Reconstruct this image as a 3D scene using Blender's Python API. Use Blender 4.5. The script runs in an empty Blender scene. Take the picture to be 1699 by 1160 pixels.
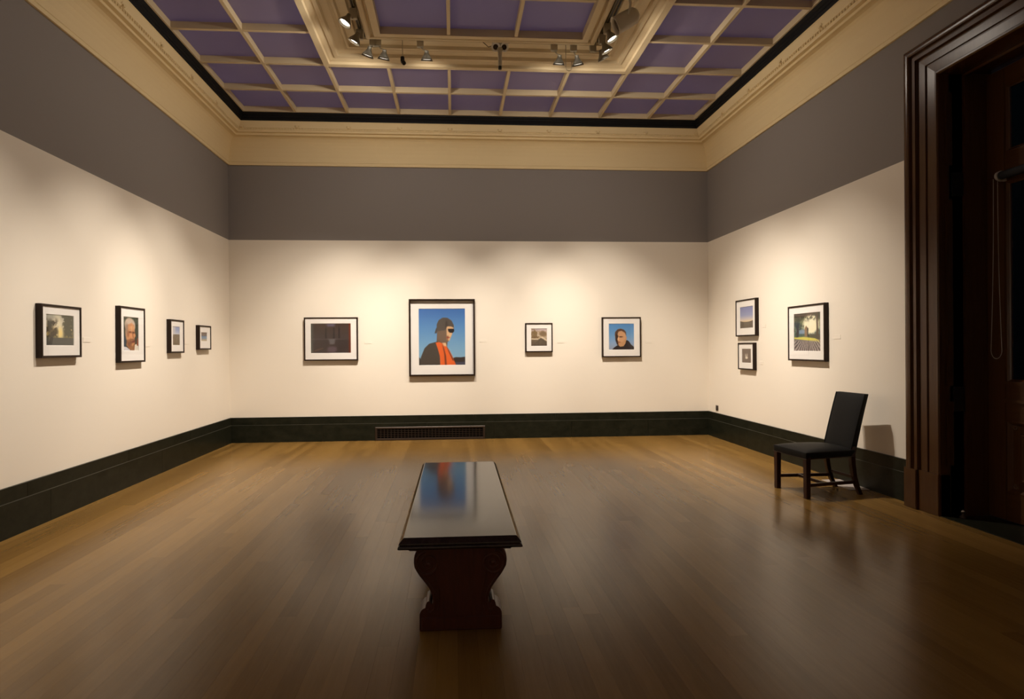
import bpy, bmesh, math, random
import numpy as np
from mathutils import Vector, Matrix
from mathutils.geometry import tessellate_polygon
random.seed(7)
C = bpy.context.scene.collection
SC = bpy.context.scene
PI = math.pi

# ------------------------------------------------------------------ camera
H = 1.42
yaw, pitch, roll = 0.0652, -0.0013, -0.0072
cam_data = bpy.data.cameras.new('camera')
cam = bpy.data.objects.new('camera', cam_data); C.objects.link(cam)
fwd = Vector((math.sin(yaw)*math.cos(pitch), math.cos(yaw)*math.cos(pitch), math.sin(pitch)))
right = Vector((math.cos(yaw), -math.sin(yaw), 0)); up = right.cross(fwd)
r2 = right*math.cos(roll) + up*math.sin(roll); u2 = -right*math.sin(roll) + up*math.cos(roll)
M = Matrix((r2, u2, -fwd)).transposed().to_4x4(); M.translation = (0, 0, H)
cam.matrix_world = M
cam_data.sensor_width = 36; cam_data.lens = 950/1699*36
cam_data.shift_x = 34.74/1699; cam_data.shift_y = -1.4/1699
cam_data.clip_start = 0.05; cam_data.clip_end = 100
SC.camera = cam
SC.cycles.caustics_reflective = False; SC.cycles.caustics_refractive = False

# ------------------------------------------------------------------ world (dusk over the skylight), exposure
w = bpy.data.worlds.new('dusk'); SC.world = w; w.use_nodes = True
bg = w.node_tree.nodes['Background']
bg.inputs[0].default_value = (0.36, 0.37, 0.52, 1); bg.inputs[1].default_value = 0.62
SC.view_settings.view_transform = 'Standard'; SC.view_settings.look = 'None'
SC.view_settings.gamma = 1; SC.view_settings.use_curve_mapping = False
SC.view_settings.exposure = 0.0
LAMP_COL = (1.0, 0.88, 0.745)
FILL = 0.042      # strength of the ambient fill light added to each lamp
LP = 1.85          # overall lamp power factor

# ------------------------------------------------------------------ materials
def mat(name, col, rough=0.6, metal=0.0, spec=0.5, coat=0.0, noise=None, bump=None, trans=0.0):
    """noise=(scale xyz, amount, second colour) mottles the colour; bump=(scale, strength)"""
    m = bpy.data.materials.new(name); m.use_nodes = True
    nt = m.node_tree; b = nt.nodes['Principled BSDF']
    b.inputs['Base Color'].default_value = (*col, 1)
    b.inputs['Roughness'].default_value = rough; b.inputs['Metallic'].default_value = metal
    b.inputs['Specular IOR Level'].default_value = spec
    b.inputs['Coat Weight'].default_value = coat; b.inputs['Coat Roughness'].default_value = 0.08
    geo = nt.nodes.new('ShaderNodeNewGeometry')
    if noise:
        sc, amt, c2 = noise
        mp = nt.nodes.new('ShaderNodeMapping'); mp.inputs['Scale'].default_value = sc
        nz = nt.nodes.new('ShaderNodeTexNoise'); nz.inputs['Scale'].default_value = 1; nz.inputs['Detail'].default_value = 6
        nz.inputs['Roughness'].default_value = 0.65
        rp = nt.nodes.new('ShaderNodeMapRange'); rp.inputs[1].default_value = 0.35; rp.inputs[2].default_value = 0.7
        rp.inputs[4].default_value = amt
        mx = nt.nodes.new('ShaderNodeMix'); mx.data_type = 'RGBA'
        mx.inputs[6].default_value = (*col, 1); mx.inputs[7].default_value = (*c2, 1)
        nt.links.new(geo.outputs['Position'], mp.inputs[0]); nt.links.new(mp.outputs[0], nz.inputs[0])
        nt.links.new(nz.outputs['Fac'], rp.inputs[0]); nt.links.new(rp.outputs[0], mx.inputs[0])
        nt.links.new(mx.outputs[2], b.inputs['Base Color'])
    if bump:
        bn = nt.nodes.new('ShaderNodeTexNoise'); bn.inputs['Scale'].default_value = bump[0]; bn.inputs['Detail'].default_value = 4
        bp = nt.nodes.new('ShaderNodeBump'); bp.inputs['Strength'].default_value = bump[1]; bp.inputs['Distance'].default_value = 0.002
        nt.links.new(geo.outputs['Position'], bn.inputs[0]); nt.links.new(bn.outputs['Fac'], bp.inputs['Height'])
        nt.links.new(bp.outputs[0], b.inputs['Normal'])
    return m

def emit(name, col, s):
    m = bpy.data.materials.new(name); m.use_nodes = True; nt = m.node_tree
    nt.nodes.remove(nt.nodes['Principled BSDF'])
    e = nt.nodes.new('ShaderNodeEmission'); e.inputs[0].default_value = (*col, 1); e.inputs[1].default_value = s
    nt.links.new(e.outputs[0], nt.nodes['Material Output'].inputs[0]); return m

M_ = {}
M_['cream'] = mat('cream_paint', (0.82, 0.755, 0.655), 0.75, spec=0.2, bump=(60, 0.15))
M_['grey'] = mat('grey_paint', (0.245, 0.220, 0.207), 0.75, spec=0.2, bump=(60, 0.15))
M_['plaster'] = mat('cornice_plaster', (0.78, 0.63, 0.37), 0.7, spec=0.2, bump=(90, 0.2))
M_['skyframe'] = mat('skylight_frame_paint', (0.68, 0.56, 0.36), 0.6, spec=0.3)
M_['black'] = mat('black_moulding', (0.006, 0.006, 0.007), 0.6, spec=0.2)
M_['marble'] = mat('dark_green_marble', (0.009, 0.010, 0.006), 0.30, spec=0.15, noise=((9, 9, 14), 0.8, (0.022, 0.022, 0.014)))
M_['edge'] = mat('polished_marble_edge', (0.06, 0.058, 0.045), 0.3)
M_['mahog'] = mat('mahogany', (0.078, 0.034, 0.010), 0.26, spec=0.4, coat=0.0, noise=((40, 40, 2.5), 0.8, (0.060, 0.022, 0.007)))
M_['mahog_h'] = mat('mahogany_lintel', (0.078, 0.034, 0.010), 0.26, spec=0.4, coat=0.0, noise=((40, 2.5, 40), 0.8, (0.060, 0.022, 0.007)))
M_['benchwood'] = mat('dark_red_wood', (0.085, 0.021, 0.010), 0.36, spec=0.45, noise=((40, 40, 5), 0.8, (0.050, 0.013, 0.007)))
M_['benchtop'] = mat('polished_black_brown_wood', (0.024, 0.014, 0.009), 0.11, spec=0.32, coat=0.0, noise=((50, 4, 50), 0.8, (0.042, 0.026, 0.019)))
M_['chairwood'] = mat('chair_mahogany', (0.035, 0.009, 0.005), 0.3, spec=0.4)
M_['leather'] = mat('black_leather', (0.006, 0.006, 0.006), 0.6, spec=0.18, bump=(300, 0.3))
M_['frame'] = mat('dark_walnut_frame', (0.020, 0.009, 0.004), 0.45, spec=0.22, noise=((60, 60, 60), 0.5, (0.012, 0.005, 0.002)))
M_['mat'] = mat('white_mat_board', (0.90, 0.87, 0.83), 0.8, spec=0.1)
M_['card'] = mat('caption_card', (0.82, 0.755, 0.655), 0.75, spec=0.2)
M_['bronze'] = mat('dark_bronze', (0.035, 0.022, 0.014), 0.45, metal=0.3, spec=0.4)
M_['void'] = mat('dark_duct', (0.004, 0.004, 0.004), 0.9, spec=0.0)
M_['housing'] = mat('white_lamp_housing', (0.50, 0.45, 0.35), 0.4, spec=0.4)
M_['greyhousing'] = mat('grey_lamp_housing', (0.60, 0.55, 0.45), 0.4, spec=0.4)
M_['bellmetal'] = mat('lamp_bell', (0.22, 0.19, 0.14), 0.4)
M_['conduit'] = mat('track_metal', (0.20, 0.17, 0.11), 0.5, metal=0.2)
M_['blackplastic'] = mat('black_plastic', (0.01, 0.008, 0.007), 0.35)
M_['brownplate'] = mat('brown_socket_plate', (0.045, 0.018, 0.008), 0.4)
M_['steel'] = mat('steel', (0.5, 0.48, 0.45), 0.25, metal=1.0)
M_['greyplate'] = mat('grey_floor_plate', (0.42, 0.37, 0.34), 0.5, spec=0.4)
M_['plasticbead'] = mat('bead_chain_plastic', (0.5, 0.45, 0.38), 0.4)
M_['blind'] = mat('dark_blind_cloth', (0.01, 0.01, 0.012), 0.8)
M_['lens_on'] = emit('lit_lens', (1.0, 0.93, 0.82), 22)
M_['lens_dim'] = emit('half_lit_lens', (1.0, 0.80, 0.60), 7)
M_['lens_off'] = mat('unlit_lens', (0.10, 0.08, 0.06), 0.1, spec=0.6)
M_['asphalt'] = mat('dark_yard', (0.05, 0.05, 0.05), 0.9)

def shade_mat():                      # translucent glass bell of the lamps
    m = bpy.data.materials.new('frosted_glass_shade'); m.use_nodes = True; nt = m.node_tree
    b = nt.nodes['Principled BSDF']; b.inputs['Base Color'].default_value = (0.13, 0.115, 0.09, 1); b.inputs['Roughness'].default_value = 0.3
    t = nt.nodes.new('ShaderNodeBsdfTransparent'); t.inputs[0].default_value = (0.8, 0.78, 0.74, 1)
    mx = nt.nodes.new('ShaderNodeMixShader'); mx.inputs[0].default_value = 0.72
    nt.links.new(t.outputs[0], mx.inputs[1]); nt.links.new(b.outputs[0], mx.inputs[2])
    nt.links.new(mx.outputs[0], nt.nodes['Material Output'].inputs[0]); return m
M_['shade'] = shade_mat()

def glass_mat(name, tint, refl):
    m = bpy.data.materials.new(name); m.use_nodes = True; nt = m.node_tree
    nt.nodes.remove(nt.nodes['Principled BSDF'])
    t = nt.nodes.new('ShaderNodeBsdfTransparent'); t.inputs[0].default_value = (*tint, 1)
    g = nt.nodes.new('ShaderNodeBsdfGlossy'); g.inputs['Roughness'].default_value = 0.0
    lw = nt.nodes.new('ShaderNodeLayerWeight'); lw.inputs[0].default_value = 0.5
    pw = nt.nodes.new('ShaderNodeMath'); pw.operation = 'POWER'; pw.inputs[1].default_value = 5
    nt.links.new(lw.outputs['Facing'], pw.inputs[0])
    f = nt.nodes.new('ShaderNodeMath'); f.operation = 'MULTIPLY_ADD'; f.inputs[1].default_value = 0.9; f.inputs[2].default_value = 0.05
    nt.links.new(pw.outputs[0], f.inputs[0])
    mu = nt.nodes.new('ShaderNodeMath'); mu.operation = 'MULTIPLY'; mu.inputs[1].default_value = refl
    mx = nt.nodes.new('ShaderNodeMixShader')
    nt.links.new(f.outputs[0], mu.inputs[0]); nt.links.new(mu.outputs[0], mx.inputs[0])
    nt.links.new(t.outputs[0], mx.inputs[1]); nt.links.new(g.outputs[0], mx.inputs[2])
    nt.links.new(mx.outputs[0], nt.nodes['Material Output'].inputs[0]); return m
M_['glass'] = glass_mat('picture_glass', (0.97, 0.97, 0.97), 0.9)
M_['doorglass'] = glass_mat('door_glass', (0.25, 0.30, 0.30), 1.2)

def pane_mat():                       # obscured skylight glass, lets a little dusk through
    m = bpy.data.materials.new('skylight_glass'); m.use_nodes = True; nt = m.node_tree
    b = nt.nodes['Principled BSDF']; b.inputs['Base Color'].default_value = (0.37, 0.31, 0.36, 1); b.inputs['Roughness'].default_value = 0.35
    t = nt.nodes.new('ShaderNodeBsdfTranslucent'); t.inputs[0].default_value = (0.55, 0.5, 0.7, 1)
    mx = nt.nodes.new('ShaderNodeMixShader'); mx.inputs[0].default_value = 0.5
    geo = nt.nodes.new('ShaderNodeNewGeometry'); nz = nt.nodes.new('ShaderNodeTexNoise'); nz.inputs['Scale'].default_value = 0.8
    mp = nt.nodes.new('ShaderNodeMapRange'); mp.inputs[3].default_value = 0.35; mp.inputs[4].default_value = 0.6
    nt.links.new(geo.outputs['Position'], nz.inputs[0]); nt.links.new(nz.outputs['Fac'], mp.inputs[0]); nt.links.new(mp.outputs[0], mx.inputs[0])
    nt.links.new(t.outputs[0], mx.inputs[2]); nt.links.new(b.outputs[0], mx.inputs[1])
    nt.links.new(mx.outputs[0], nt.nodes['Material Output'].inputs[0]); return m
M_['pane'] = pane_mat()

def floor_mat():
    m = bpy.data.materials.new('oak_boards'); m.use_nodes = True; nt = m.node_tree; N = nt.nodes; L = nt.links
    b = N['Principled BSDF']
    oi = N.new('ShaderNodeObjectInfo'); geo = N.new('ShaderNodeNewGeometry')
    mul = N.new('ShaderNodeVectorMath'); mul.operation = 'SCALE'; mul.inputs[0].default_value = (13, 57, 31)
    L.new(oi.outputs['Random'], mul.inputs['Scale'])
    add = N.new('ShaderNodeVectorMath'); add.operation = 'ADD'
    L.new(geo.outputs['Position'], add.inputs[0]); L.new(mul.outputs[0], add.inputs[1])
    mp = N.new('ShaderNodeMapping'); mp.inputs['Scale'].default_value = (38, 2.2, 1); L.new(add.outputs[0], mp.inputs[0])
    nz = N.new('ShaderNodeTexNoise'); nz.inputs['Scale'].default_value = 1.0; nz.inputs['Detail'].default_value = 7; nz.inputs['Roughness'].default_value = 0.62
    L.new(mp.outputs[0], nz.inputs[0])
    mp2 = N.new('ShaderNodeMapping'); mp2.inputs['Scale'].default_value = (180, 9, 1); L.new(add.outputs[0], mp2.inputs[0])
    nz2 = N.new('ShaderNodeTexNoise'); nz2.inputs['Scale'].default_value = 1.0; nz2.inputs['Detail'].default_value = 3
    L.new(mp2.outputs[0], nz2.inputs[0])
    cr = N.new('ShaderNodeValToRGB'); e = cr.color_ramp.elements
    e[0].position = 0.0; e[0].color = (0.132, 0.070, 0.017, 1); e[1].position = 1.0; e[1].color = (0.262, 0.148, 0.040, 1)
    # tone = board random *0.7 + grain*0.3
    m1 = N.new('ShaderNodeMath'); m1.operation = 'MULTIPLY'; m1.inputs[1].default_value = 0.55; L.new(oi.outputs['Random'], m1.inputs[0])
    m2 = N.new('ShaderNodeMath'); m2.operation = 'MULTIPLY_ADD'; m2.inputs[1].default_value = 0.55; L.new(nz.outputs['Fac'], m2.inputs[0]); L.new(m1.outputs[0], m2.inputs[2])
    m3 = N.new('ShaderNodeMath'); m3.operation = 'MULTIPLY_ADD'; m3.inputs[1].default_value = 0.2; L.new(nz2.outputs['Fac'], m3.inputs[0]); L.new(m2.outputs[0], m3.inputs[2])
    sb = N.new('ShaderNodeMath'); sb.operation = 'SUBTRACT'; sb.inputs[1].default_value = 0.15; L.new(m3.outputs[0], sb.inputs[0])
    L.new(sb.outputs[0], cr.inputs[0]); L.new(cr.outputs[0], b.inputs['Base Color'])
    # satin varnish with large worn patches
    nz3 = N.new('ShaderNodeTexNoise'); nz3.inputs['Scale'].default_value = 0.9; nz3.inputs['Detail'].default_value = 0; L.new(geo.outputs['Position'], nz3.inputs[0])
    rr = N.new('ShaderNodeMapRange'); rr.inputs[1].default_value = 0.0; rr.inputs[2].default_value = 1.0; rr.inputs[3].default_value = 0.20; rr.inputs[4].default_value = 0.28
    L.new(nz3.outputs['Fac'], rr.inputs[0]); L.new(rr.outputs[0], b.inputs['Roughness'])
    b.inputs['Specular IOR Level'].default_value = 0.38
    return m
M_['floor'] = floor_mat()

def print_mat():
    m = bpy.data.materials.new('photographic_print'); m.use_nodes = True; nt = m.node_tree
    b = nt.nodes['Principled BSDF']; b.inputs['Roughness'].default_value = 0.5
    a = nt.nodes.new('ShaderNodeVertexColor'); a.layer_name = 'ink'
    nt.links.new(a.outputs[0], b.inputs['Base Color']); return m
M_['print'] = print_mat()

# ------------------------------------------------------------------ helpers
def link(o, parent=None):
    C.objects.link(o)
    if parent: o.parent = parent
    return o
def obj(name, bm, m, parent=None, smooth=False, loc=None, rot=None):
    me = bpy.data.meshes.new(name); bmesh.ops.recalc_face_normals(bm, faces=bm.faces); bm.to_mesh(me); bm.free()
    for x in (m if isinstance(m, (list, tuple)) else [m]): me.materials.append(x)
    if smooth: me.polygons.foreach_set('use_smooth', [True]*len(me.polygons))
    o = bpy.data.objects.new(name, me); link(o, parent)
    if loc is not None: o.location = loc
    if rot is not None: o.rotation_euler = rot
    return o
def empty(name, loc=(0, 0, 0), rotz=0, parent=None):
    o = bpy.data.objects.new(name, None); link(o, parent); o.location = loc; o.rotation_euler = (0, 0, rotz); o.empty_display_size = 0.1
    return o
def tag(o, label, cat, group=None):
    o['label'] = label; o['category'] = cat
    if group: o['group'] = group
    return o
def struct(o): o['kind'] = 'structure'; return o
def bx(bm, x0, x1, y0, y1, z0, z1, mi=0, mtx=None):
    vs = [bm.verts.new((x, y, z)) for z in (z0, z1) for y in (y0, y1) for x in (x0, x1)]
    fs = [(0, 2, 3, 1), (4, 5, 7, 6), (0, 1, 5, 4), (2, 6, 7, 3), (0, 4, 6, 2), (1, 3, 7, 5)]
    for f in fs: bm.faces.new([vs[i] for i in f]).material_index = mi
    if mtx is not None: bmesh.ops.transform(bm, matrix=mtx, verts=vs)
    return vs
def box(name, x0, x1, y0, y1, z0, z1, m, parent=None, bev=0.0):
    bm = bmesh.new(); bx(bm, x0, x1, y0, y1, z0, z1)
    if bev: bmesh.ops.bevel(bm, geom=bm.edges[:], offset=bev, segments=2, affect='EDGES')
    return obj(name, bm, m, parent)
def tube(bm, pts, r, n=8, closed=False, cap=True):
    pts = [Vector(p) for p in pts]; rings = []; k = len(pts); prev = None
    rr = r if isinstance(r, (list, tuple)) else [r]*k
    for i, p in enumerate(pts):
        a = pts[(i-1) % k] if (i > 0 or closed) else p; b = pts[(i+1) % k] if (i < k-1 or closed) else p
        t = (b-a).normalized()
        if prev is None:
            ref = Vector((0, 0, 1)) if abs(t.z) < 0.9 else Vector((1, 0, 0)); n1 = t.cross(ref).normalized()
        else:
            n1 = (prev - t*prev.dot(t)).normalized()
        prev = n1; n2 = t.cross(n1)
        rings.append([bm.verts.new(p + (n1*math.cos(2*PI*j/n) + n2*math.sin(2*PI*j/n))*rr[i]) for j in range(n)])
    m = k if closed else k-1
    for i in range(m):
        A, B = rings[i], rings[(i+1) % k]
        for j in range(n): bm.faces.new((A[j], A[(j+1) % n], B[(j+1) % n], B[j]))
    if cap and not closed:
        bm.faces.new(rings[0][::-1]); bm.faces.new(rings[-1])
def lathe(bm, prof, n=24, mtx=None, mi=0, cap=False):
    rings = []; vs = []
    for r, z in prof:
        ring = [bm.verts.new((r*math.cos(2*PI*j/n), r*math.sin(2*PI*j/n), z)) for j in range(n)]
        rings.append(ring); vs += ring
    for A, B in zip(rings, rings[1:]):
        for j in range(n): bm.faces.new((A[j], A[(j+1) % n], B[(j+1) % n], B[j])).material_index = mi
    if cap: bm.faces.new(rings[0][::-1]); bm.faces.new(rings[-1])
    if mtx is not None: bmesh.ops.transform(bm, matrix=mtx, verts=vs)
def sweep(bm, prof, path, closed, f, mi=0, capends=True, close_prof=False):
    """prof (a,b): a = offset to the left of travel, b = out-of-plane; path 2D; f(u,v,b) -> 3D"""
    k = len(path); P = [Vector(p) for p in path]; rows = []
    for i in range(k):
        d1 = (P[i]-P[i-1]).normalized() if (i > 0 or closed) else None
        d2 = (P[(i+1) % k]-P[i]).normalized() if (i < k-1 or closed) else None
        n1 = Vector((-d1.y, d1.x)) if d1 else None; n2 = Vector((-d2.y, d2.x)) if d2 else None
        if n1 is None: nn = n2
        elif n2 is None: nn = n1
        else: nn = (n1+n2)/(1+n1.dot(n2))
        rows.append([bm.verts.new(f(P[i].x+nn.x*a, P[i].y+nn.y*a, b)) for a, b in prof])
    m = k if closed else k-1; np_ = len(prof)
    for i in range(m):
        A, B = rows[i], rows[(i+1) % k]
        for j in range(np_ if close_prof else np_-1):
            j2 = (j+1) % np_
            bm.faces.new((A[j], A[j2], B[j2], B[j])).material_index = mi
    if capends and not closed and close_prof:
        bm.faces.new(rows[0][::-1]); bm.faces.new(rows[-1])
def arc(cx, cy, r, a0, a1, n):
    return [(cx+r*math.cos(math.radians(a0+(a1-a0)*i/n)), cy+r*math.sin(math.radians(a0+(a1-a0)*i/n))) for i in range(n+1)]

# ------------------------------------------------------------------ room shell
XL, XR, YB, YF = -3.41, 4.094, 8.971, -1.87
ZG, ZC = 3.096, 4.234           # paint line, underside of the cornice
ZI = 4.915                      # underside of the skylight bars
ZB, ZJ = 0.382, 0.265           # baseboard top and its joint
DO, DI = 0.300, 0.350           # cornice edge / black moulding edge
T = 0.2
def wall(name, boxes):
    bm = bmesh.new()
    for b in boxes:
        x0, x1, y0, y1, z0, z1 = b
        zs = [z0] + ([ZG] if z0 < ZG < z1 else []) + [z1]
        for za, zb in zip(zs, zs[1:]):
            bx(bm, x0, x1, y0, y1, za, zb, 0 if zb <= ZG else 1)
    return struct(obj(name, bm, [M_['cream'], M_['grey']]))
wall('wall_left', [(XL-T, XL, YF-T, YB, 0, 5.3)])
wall('wall_back', [(XL-T, XR+T, YB, YB+T, 0, 5.3)])
wall('wall_front', [(XL, XR+T, YF-T, YF, 0, 5.3)])
DY0, DY1, DZ = 2.44, 4.475, 3.655       # doorway
WT = 0.46
wall('wall_right', [(XR, XR+WT, DY1, YB, 0, 5.3), (XR, XR+WT, YF, DY0, 0, 5.3), (XR, XR+WT, DY0, DY1, DZ, 5.3)])

# floor: slab with boards
floor = struct(box('floor', XL-T, XR+WT, YF-T, YB+T, -0.12, -0.02, M_['void']))
PW = 0.095
bmP = bmesh.new(); bx(bmP, 0.0002, PW-0.0002, 0, 1, -0.02, 0)
proto = obj('plank', bmP, M_['floor'], floor); used = False
cols = int((XR-XL)/PW)+1; npl = 0; rnd = random.Random(3)
bmF = bmesh.new()
for c in range(cols):
    x = XL + c*PW; wd = min(PW, XR-x)
    if wd < 0.01: continue
    y = YB; first = True
    while y > 2.15:
        ln = rnd.uniform(0.7, 2.6) if first else rnd.uniform(1.7, 3.0); first = False
        y2 = max(y-ln, 2.0)
        if y2 < 2.6: y2 = 2.0
        if not used: o = proto; used = True
        else: o = proto.copy(); link(o, floor)
        o.location = (x, y2+0.0003, 0); o.scale = (wd/PW, y-y2-0.0006, 1); npl += 1
        y = y2
    bx(bmF, x+0.0002, x+wd-0.0002, YF, 2.0, -0.02, 0)
fs = obj('plank_field', bmF, M_['floor'], floor); fs['kind'] = 'stuff'

# cornice (sweep round the room, left of travel = inward when counter-clockwise)
rect = [(XL, YF), (XR, YF), (XR, YB), (XL, YB)]
fz = lambda u, v, b: (u, v, b)
prof = [(0, ZC-0.0), (0.022, ZC), (0.022, ZC+0.03), (0.014, ZC+0.035), (0.014, ZC+0.045), (0.02, ZC+0.05), (0.02, ZC+0.06)]
for i in range(9):                                   # cove
    t = i/8; a = 0.02 + 0.14*(1-math.cos(t*PI/2)); z = ZC+0.06 + 0.335*math.sin(t*PI/2)
    prof.append((a, z))
prof += [(0.190, 4.632), (0.190, 4.662), (0.235, 4.665), (0.238, 4.690), (0.246, 4.698), (0.246, 4.712), (0.262, 4.716),
         (0.270, 4.74), (0.282, 4.775), (0.290, 4.795), (0.296, 4.80), (DO, 4.812), (0.31, 4.83), (0.31, 5.0), (0, 5.0)]
bm = bmesh.new(); sweep(bm, prof, rect, True, fz, close_prof=True)
cornice = struct(obj('trim_1', bm, M_['plaster']))
# beads under the upper cornice moulding (too small to pick apart) and the leaf ornaments
bm = bmesh.new()
def bead(x, y, z, s=0.009): bx(bm, x-s, x+s, y-s, y+s, z-s, z+s)
x = XL+0.27
while x < XR-0.25: bead(x, YB-0.247, 4.705); x += 0.042
y = 2.6
while y < YB-0.27: bead(XL+0.247, y, 4.705); bead(XR-0.247, y, 4.705); y += 0.042
b_ = obj('bead_row', bm, M_['plaster'], cornice); b_['kind'] = 'stuff'
def leaf_bm():                                       # small palmette, local: x along wall, -y outwards, z up
    bm = bmesh.new()
    for k in range(-3, 4):
        a = math.radians(k*24); L = 0.056-abs(k)*0.005
        v0 = Vector((0, 0, 0)); tip = Vector((math.sin(a)*L, -0.004, math.cos(a)*L)); mid = tip*0.6
        sd = Vector((math.cos(a), 0, -math.sin(a)))*0.007
        vs = [bm.verts.new(p) for p in (v0, mid-sd, tip, mid+sd, mid+Vector((0, -0.012, 0)))]
        for f in ((0, 1, 4), (1, 2, 4), (2, 3, 4), (3, 0, 4)): bm.faces.new([vs[i] for i in f])
    bx(bm, -0.012, 0.012, -0.012, 0.0, -0.014, 0.004)
    return bm
lp = None
GX = [-3.06+0.757*0.5] 
def ornament(x, y, z, rz):
    global lp
    if lp is None: o = lp = obj('leaf_ornament', leaf_bm(), M_['plaster'], cornice)
    else: o = lp.copy(); link(o, cornice)
    o.location = (x, y, z); o.rotation_euler = (-0.25, 0, rz); o.scale = (1.25, 1.8, 1.1)
xs_bar = [-2.302+0.757*i for i in range(8)]
ys_bar = [8.621-0.727*i for i in range(15)]          # first and last are the frame edges
for xx in [XL+0.30]+xs_bar+[XR-0.30]: ornament(xx, YB-0.262, 4.728, 0)
for yy in ys_bar[1:9]:
    ornament(XL+0.262, yy, 4.728, PI/2); ornament(XR-0.262, yy, 4.728, -PI/2)
# black moulding
bm = bmesh.new()
pb = [(0.294, 4.806), (0.304, 4.806), (0.308, 4.822), (0.318, 4.832), (0.316, 4.85), (0.330, 4.862), (0.330, 4.882), (0.346, 4.895), (0.352, ZI), (0.352, 5.02), (0.294, 5.02)]
sweep(bm, pb, rect, True, fz, close_prof=True)
struct(obj('trim_2', bm, M_['black']))

# ------------------------------------------------------------------ skylight ceiling
CX0, CX1, CY0, CY1 = XL+DI, XR-DI, YF+DI, YB-DI
bm = bmesh.new()
sweep(bm, [(0, ZI), (0.022, ZI), (0.022, ZI+0.075), (0, ZI+0.075)], [(CX0, CY0), (CX1, CY0), (CX1, CY1), (CX0, CY1)], True, fz, close_prof=True)
ceiling = struct(obj('ceiling', bm, M_['skyframe']))
RX0, RX1 = xs_bar[1], xs_bar[6]                       # ring of mouldings, outer edge
RY1, RY0 = ys_bar[2], ys_bar[12]
IX0, IX1, IY1, IY0 = xs_bar[2], xs_bar[5], ys_bar[3], ys_bar[11]
BW, BD = 0.019, 0.075
def cbar(x0, x1, y0, y1):
    box('glazing_bar', x0, x1, y0, y1, ZI, ZI+BD, M_['skyframe'], ceiling)
def pane(x0, x1, y0, y1):
    box('glass_pane', x0, x1, y0, y1, ZI+BD, ZI+BD+0.008, M_['pane'], ceiling)
xe = [CX0]+xs_bar+[CX1]; ye = [CY1]+ys_bar[1:14]+[CY0]
for i, xx in enumerate(xs_bar):                       # long bars
    if 1 < i < 6:
        cbar(xx-BW, xx+BW, RY1, CY1-0.022); cbar(xx-BW, xx+BW, CY0+0.022, RY0)
        if 2 < i < 5: cbar(xx-BW, xx+BW, IY0, IY1)
    else: cbar(xx-BW, xx+BW, CY0+0.022, CY1-0.022)
for j, yy in enumerate(ys_bar[1:14], 1):              # cross bars between the long bars
    for i in range(9):
        x0, x1 = xe[i]+(BW if i else 0.022), xe[i+1]-(BW if i < 8 else 0.022)
        if 2 <= i <= 6 and 2 <= j <= 12:
            if 3 <= i <= 5 and 3 < j < 11: cbar(x0, x1, yy-BW, yy+BW)
            continue
        cbar(x0, x1, yy-BW, yy+BW)
for j in range(14):
    for i in range(9):
        if 2 <= i <= 6 and 2 <= j <= 11 and not (3 <= i <= 5 and 3 <= j <= 10): continue
        pane(xe[i]+0.001, xe[i+1]-0.001, ye[j+1]+0.001, ye[j]-0.001)
# moulded ring carrying the lamp tracks
Z = ZI
rp = [(-0.0, Z+0.08), (0, Z-0.012), (0.07, Z-0.012), (0.078, Z+0.018), (0.10, Z+0.022), (0.15, Z+0.04), (0.158, Z+0.022), (0.20, Z+0.022),
      (0.214, Z+0.055), (0.29, Z+0.06), (0.325, Z+0.075), (0.335, Z+0.052), (0.36, Z+0.052), (0.375, Z+0.085), (0.47, Z+0.09),
      (0.482, Z+0.125), (0.58, Z+0.125), (0.59, Z+0.085)]
for i in range(7):
    a = math.radians(180+i*30); rp.append((0.625+0.034*math.cos(a), Z+0.05+0.034*math.sin(a)))
rp += [(0.675, Z+0.06), (0.69, Z+0.03), (0.70, Z), (0.757-BW, Z), (0.757-BW, Z-0.008), (0.757+BW, Z-0.008), (0.757+BW, Z+0.08)]
bm = bmesh.new(); sweep(bm, rp, [(RX0-BW, RY0-BW), (RX1+BW, RY0-BW), (RX1+BW, RY1+BW), (RX0-BW, RY1+BW)], True, fz)
ring = struct(obj('trim_3', bm, M_['skyframe']))
ring.data.polygons.foreach_set('use_smooth', [False]*len(ring.data.polygons))

# ------------------------------------------------------------------ marble baseboards
def slabs(parent, runs, place, z0, z1, th):
    for a, b in zip(runs, runs[1:]):
        place(parent, a+0.0012, b-0.0012, z0, z1, th)
def pl_back(p, a, b, z0, z1, th): box('marble_slab', a, b, YB-th, YB, z0, z1, M_['marble'], p)
def pl_left(p, a, b, z0, z1, th): box('marble_slab', XL, XL+th, a, b, z0, z1, M_['marble'], p)
def pl_right(p, a, b, z0, z1, th): box('marble_slab', XR-th, XR, a, b, z0, z1, M_['marble'], p)
def fillet(name, pts):                               # thin polished arris between the two courses
    bm = bmesh.new(); bx(bm, *pts); return struct(obj(name, bm, M_['edge']))
TL, TU = 0.030, 0.022
bb = fillet('baseboard_back', (XL+0.02, XR-0.02, YB-0.027, YB, ZJ-0.002, ZJ+0.002))
slabs(bb, [XL+TL, -2.02, -0.42, 0.62, 1.85, 3.08, XR-TL], pl_back, 0, ZJ-0.002, TL)
slabs(bb, [XL+TU, -1.60, 0.30, 1.593, 2.591, XR-TU], pl_back, ZJ+0.002, ZB, TU)
bl = fillet('baseboard_left', (XL, XL+0.027, YF, YB-0.02, ZJ-0.002, ZJ+0.002))
slabs(bl, [YF, 0.2, 1.8, 3.4, 5.03, 6.87, 8.70, YB], pl_left, 0, ZJ-0.002, TL)
slabs(bl, [YF, 1.0, 2.9, 4.78, 6.2, 7.6, YB], pl_left, ZJ+0.002, ZB, TU)
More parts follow.
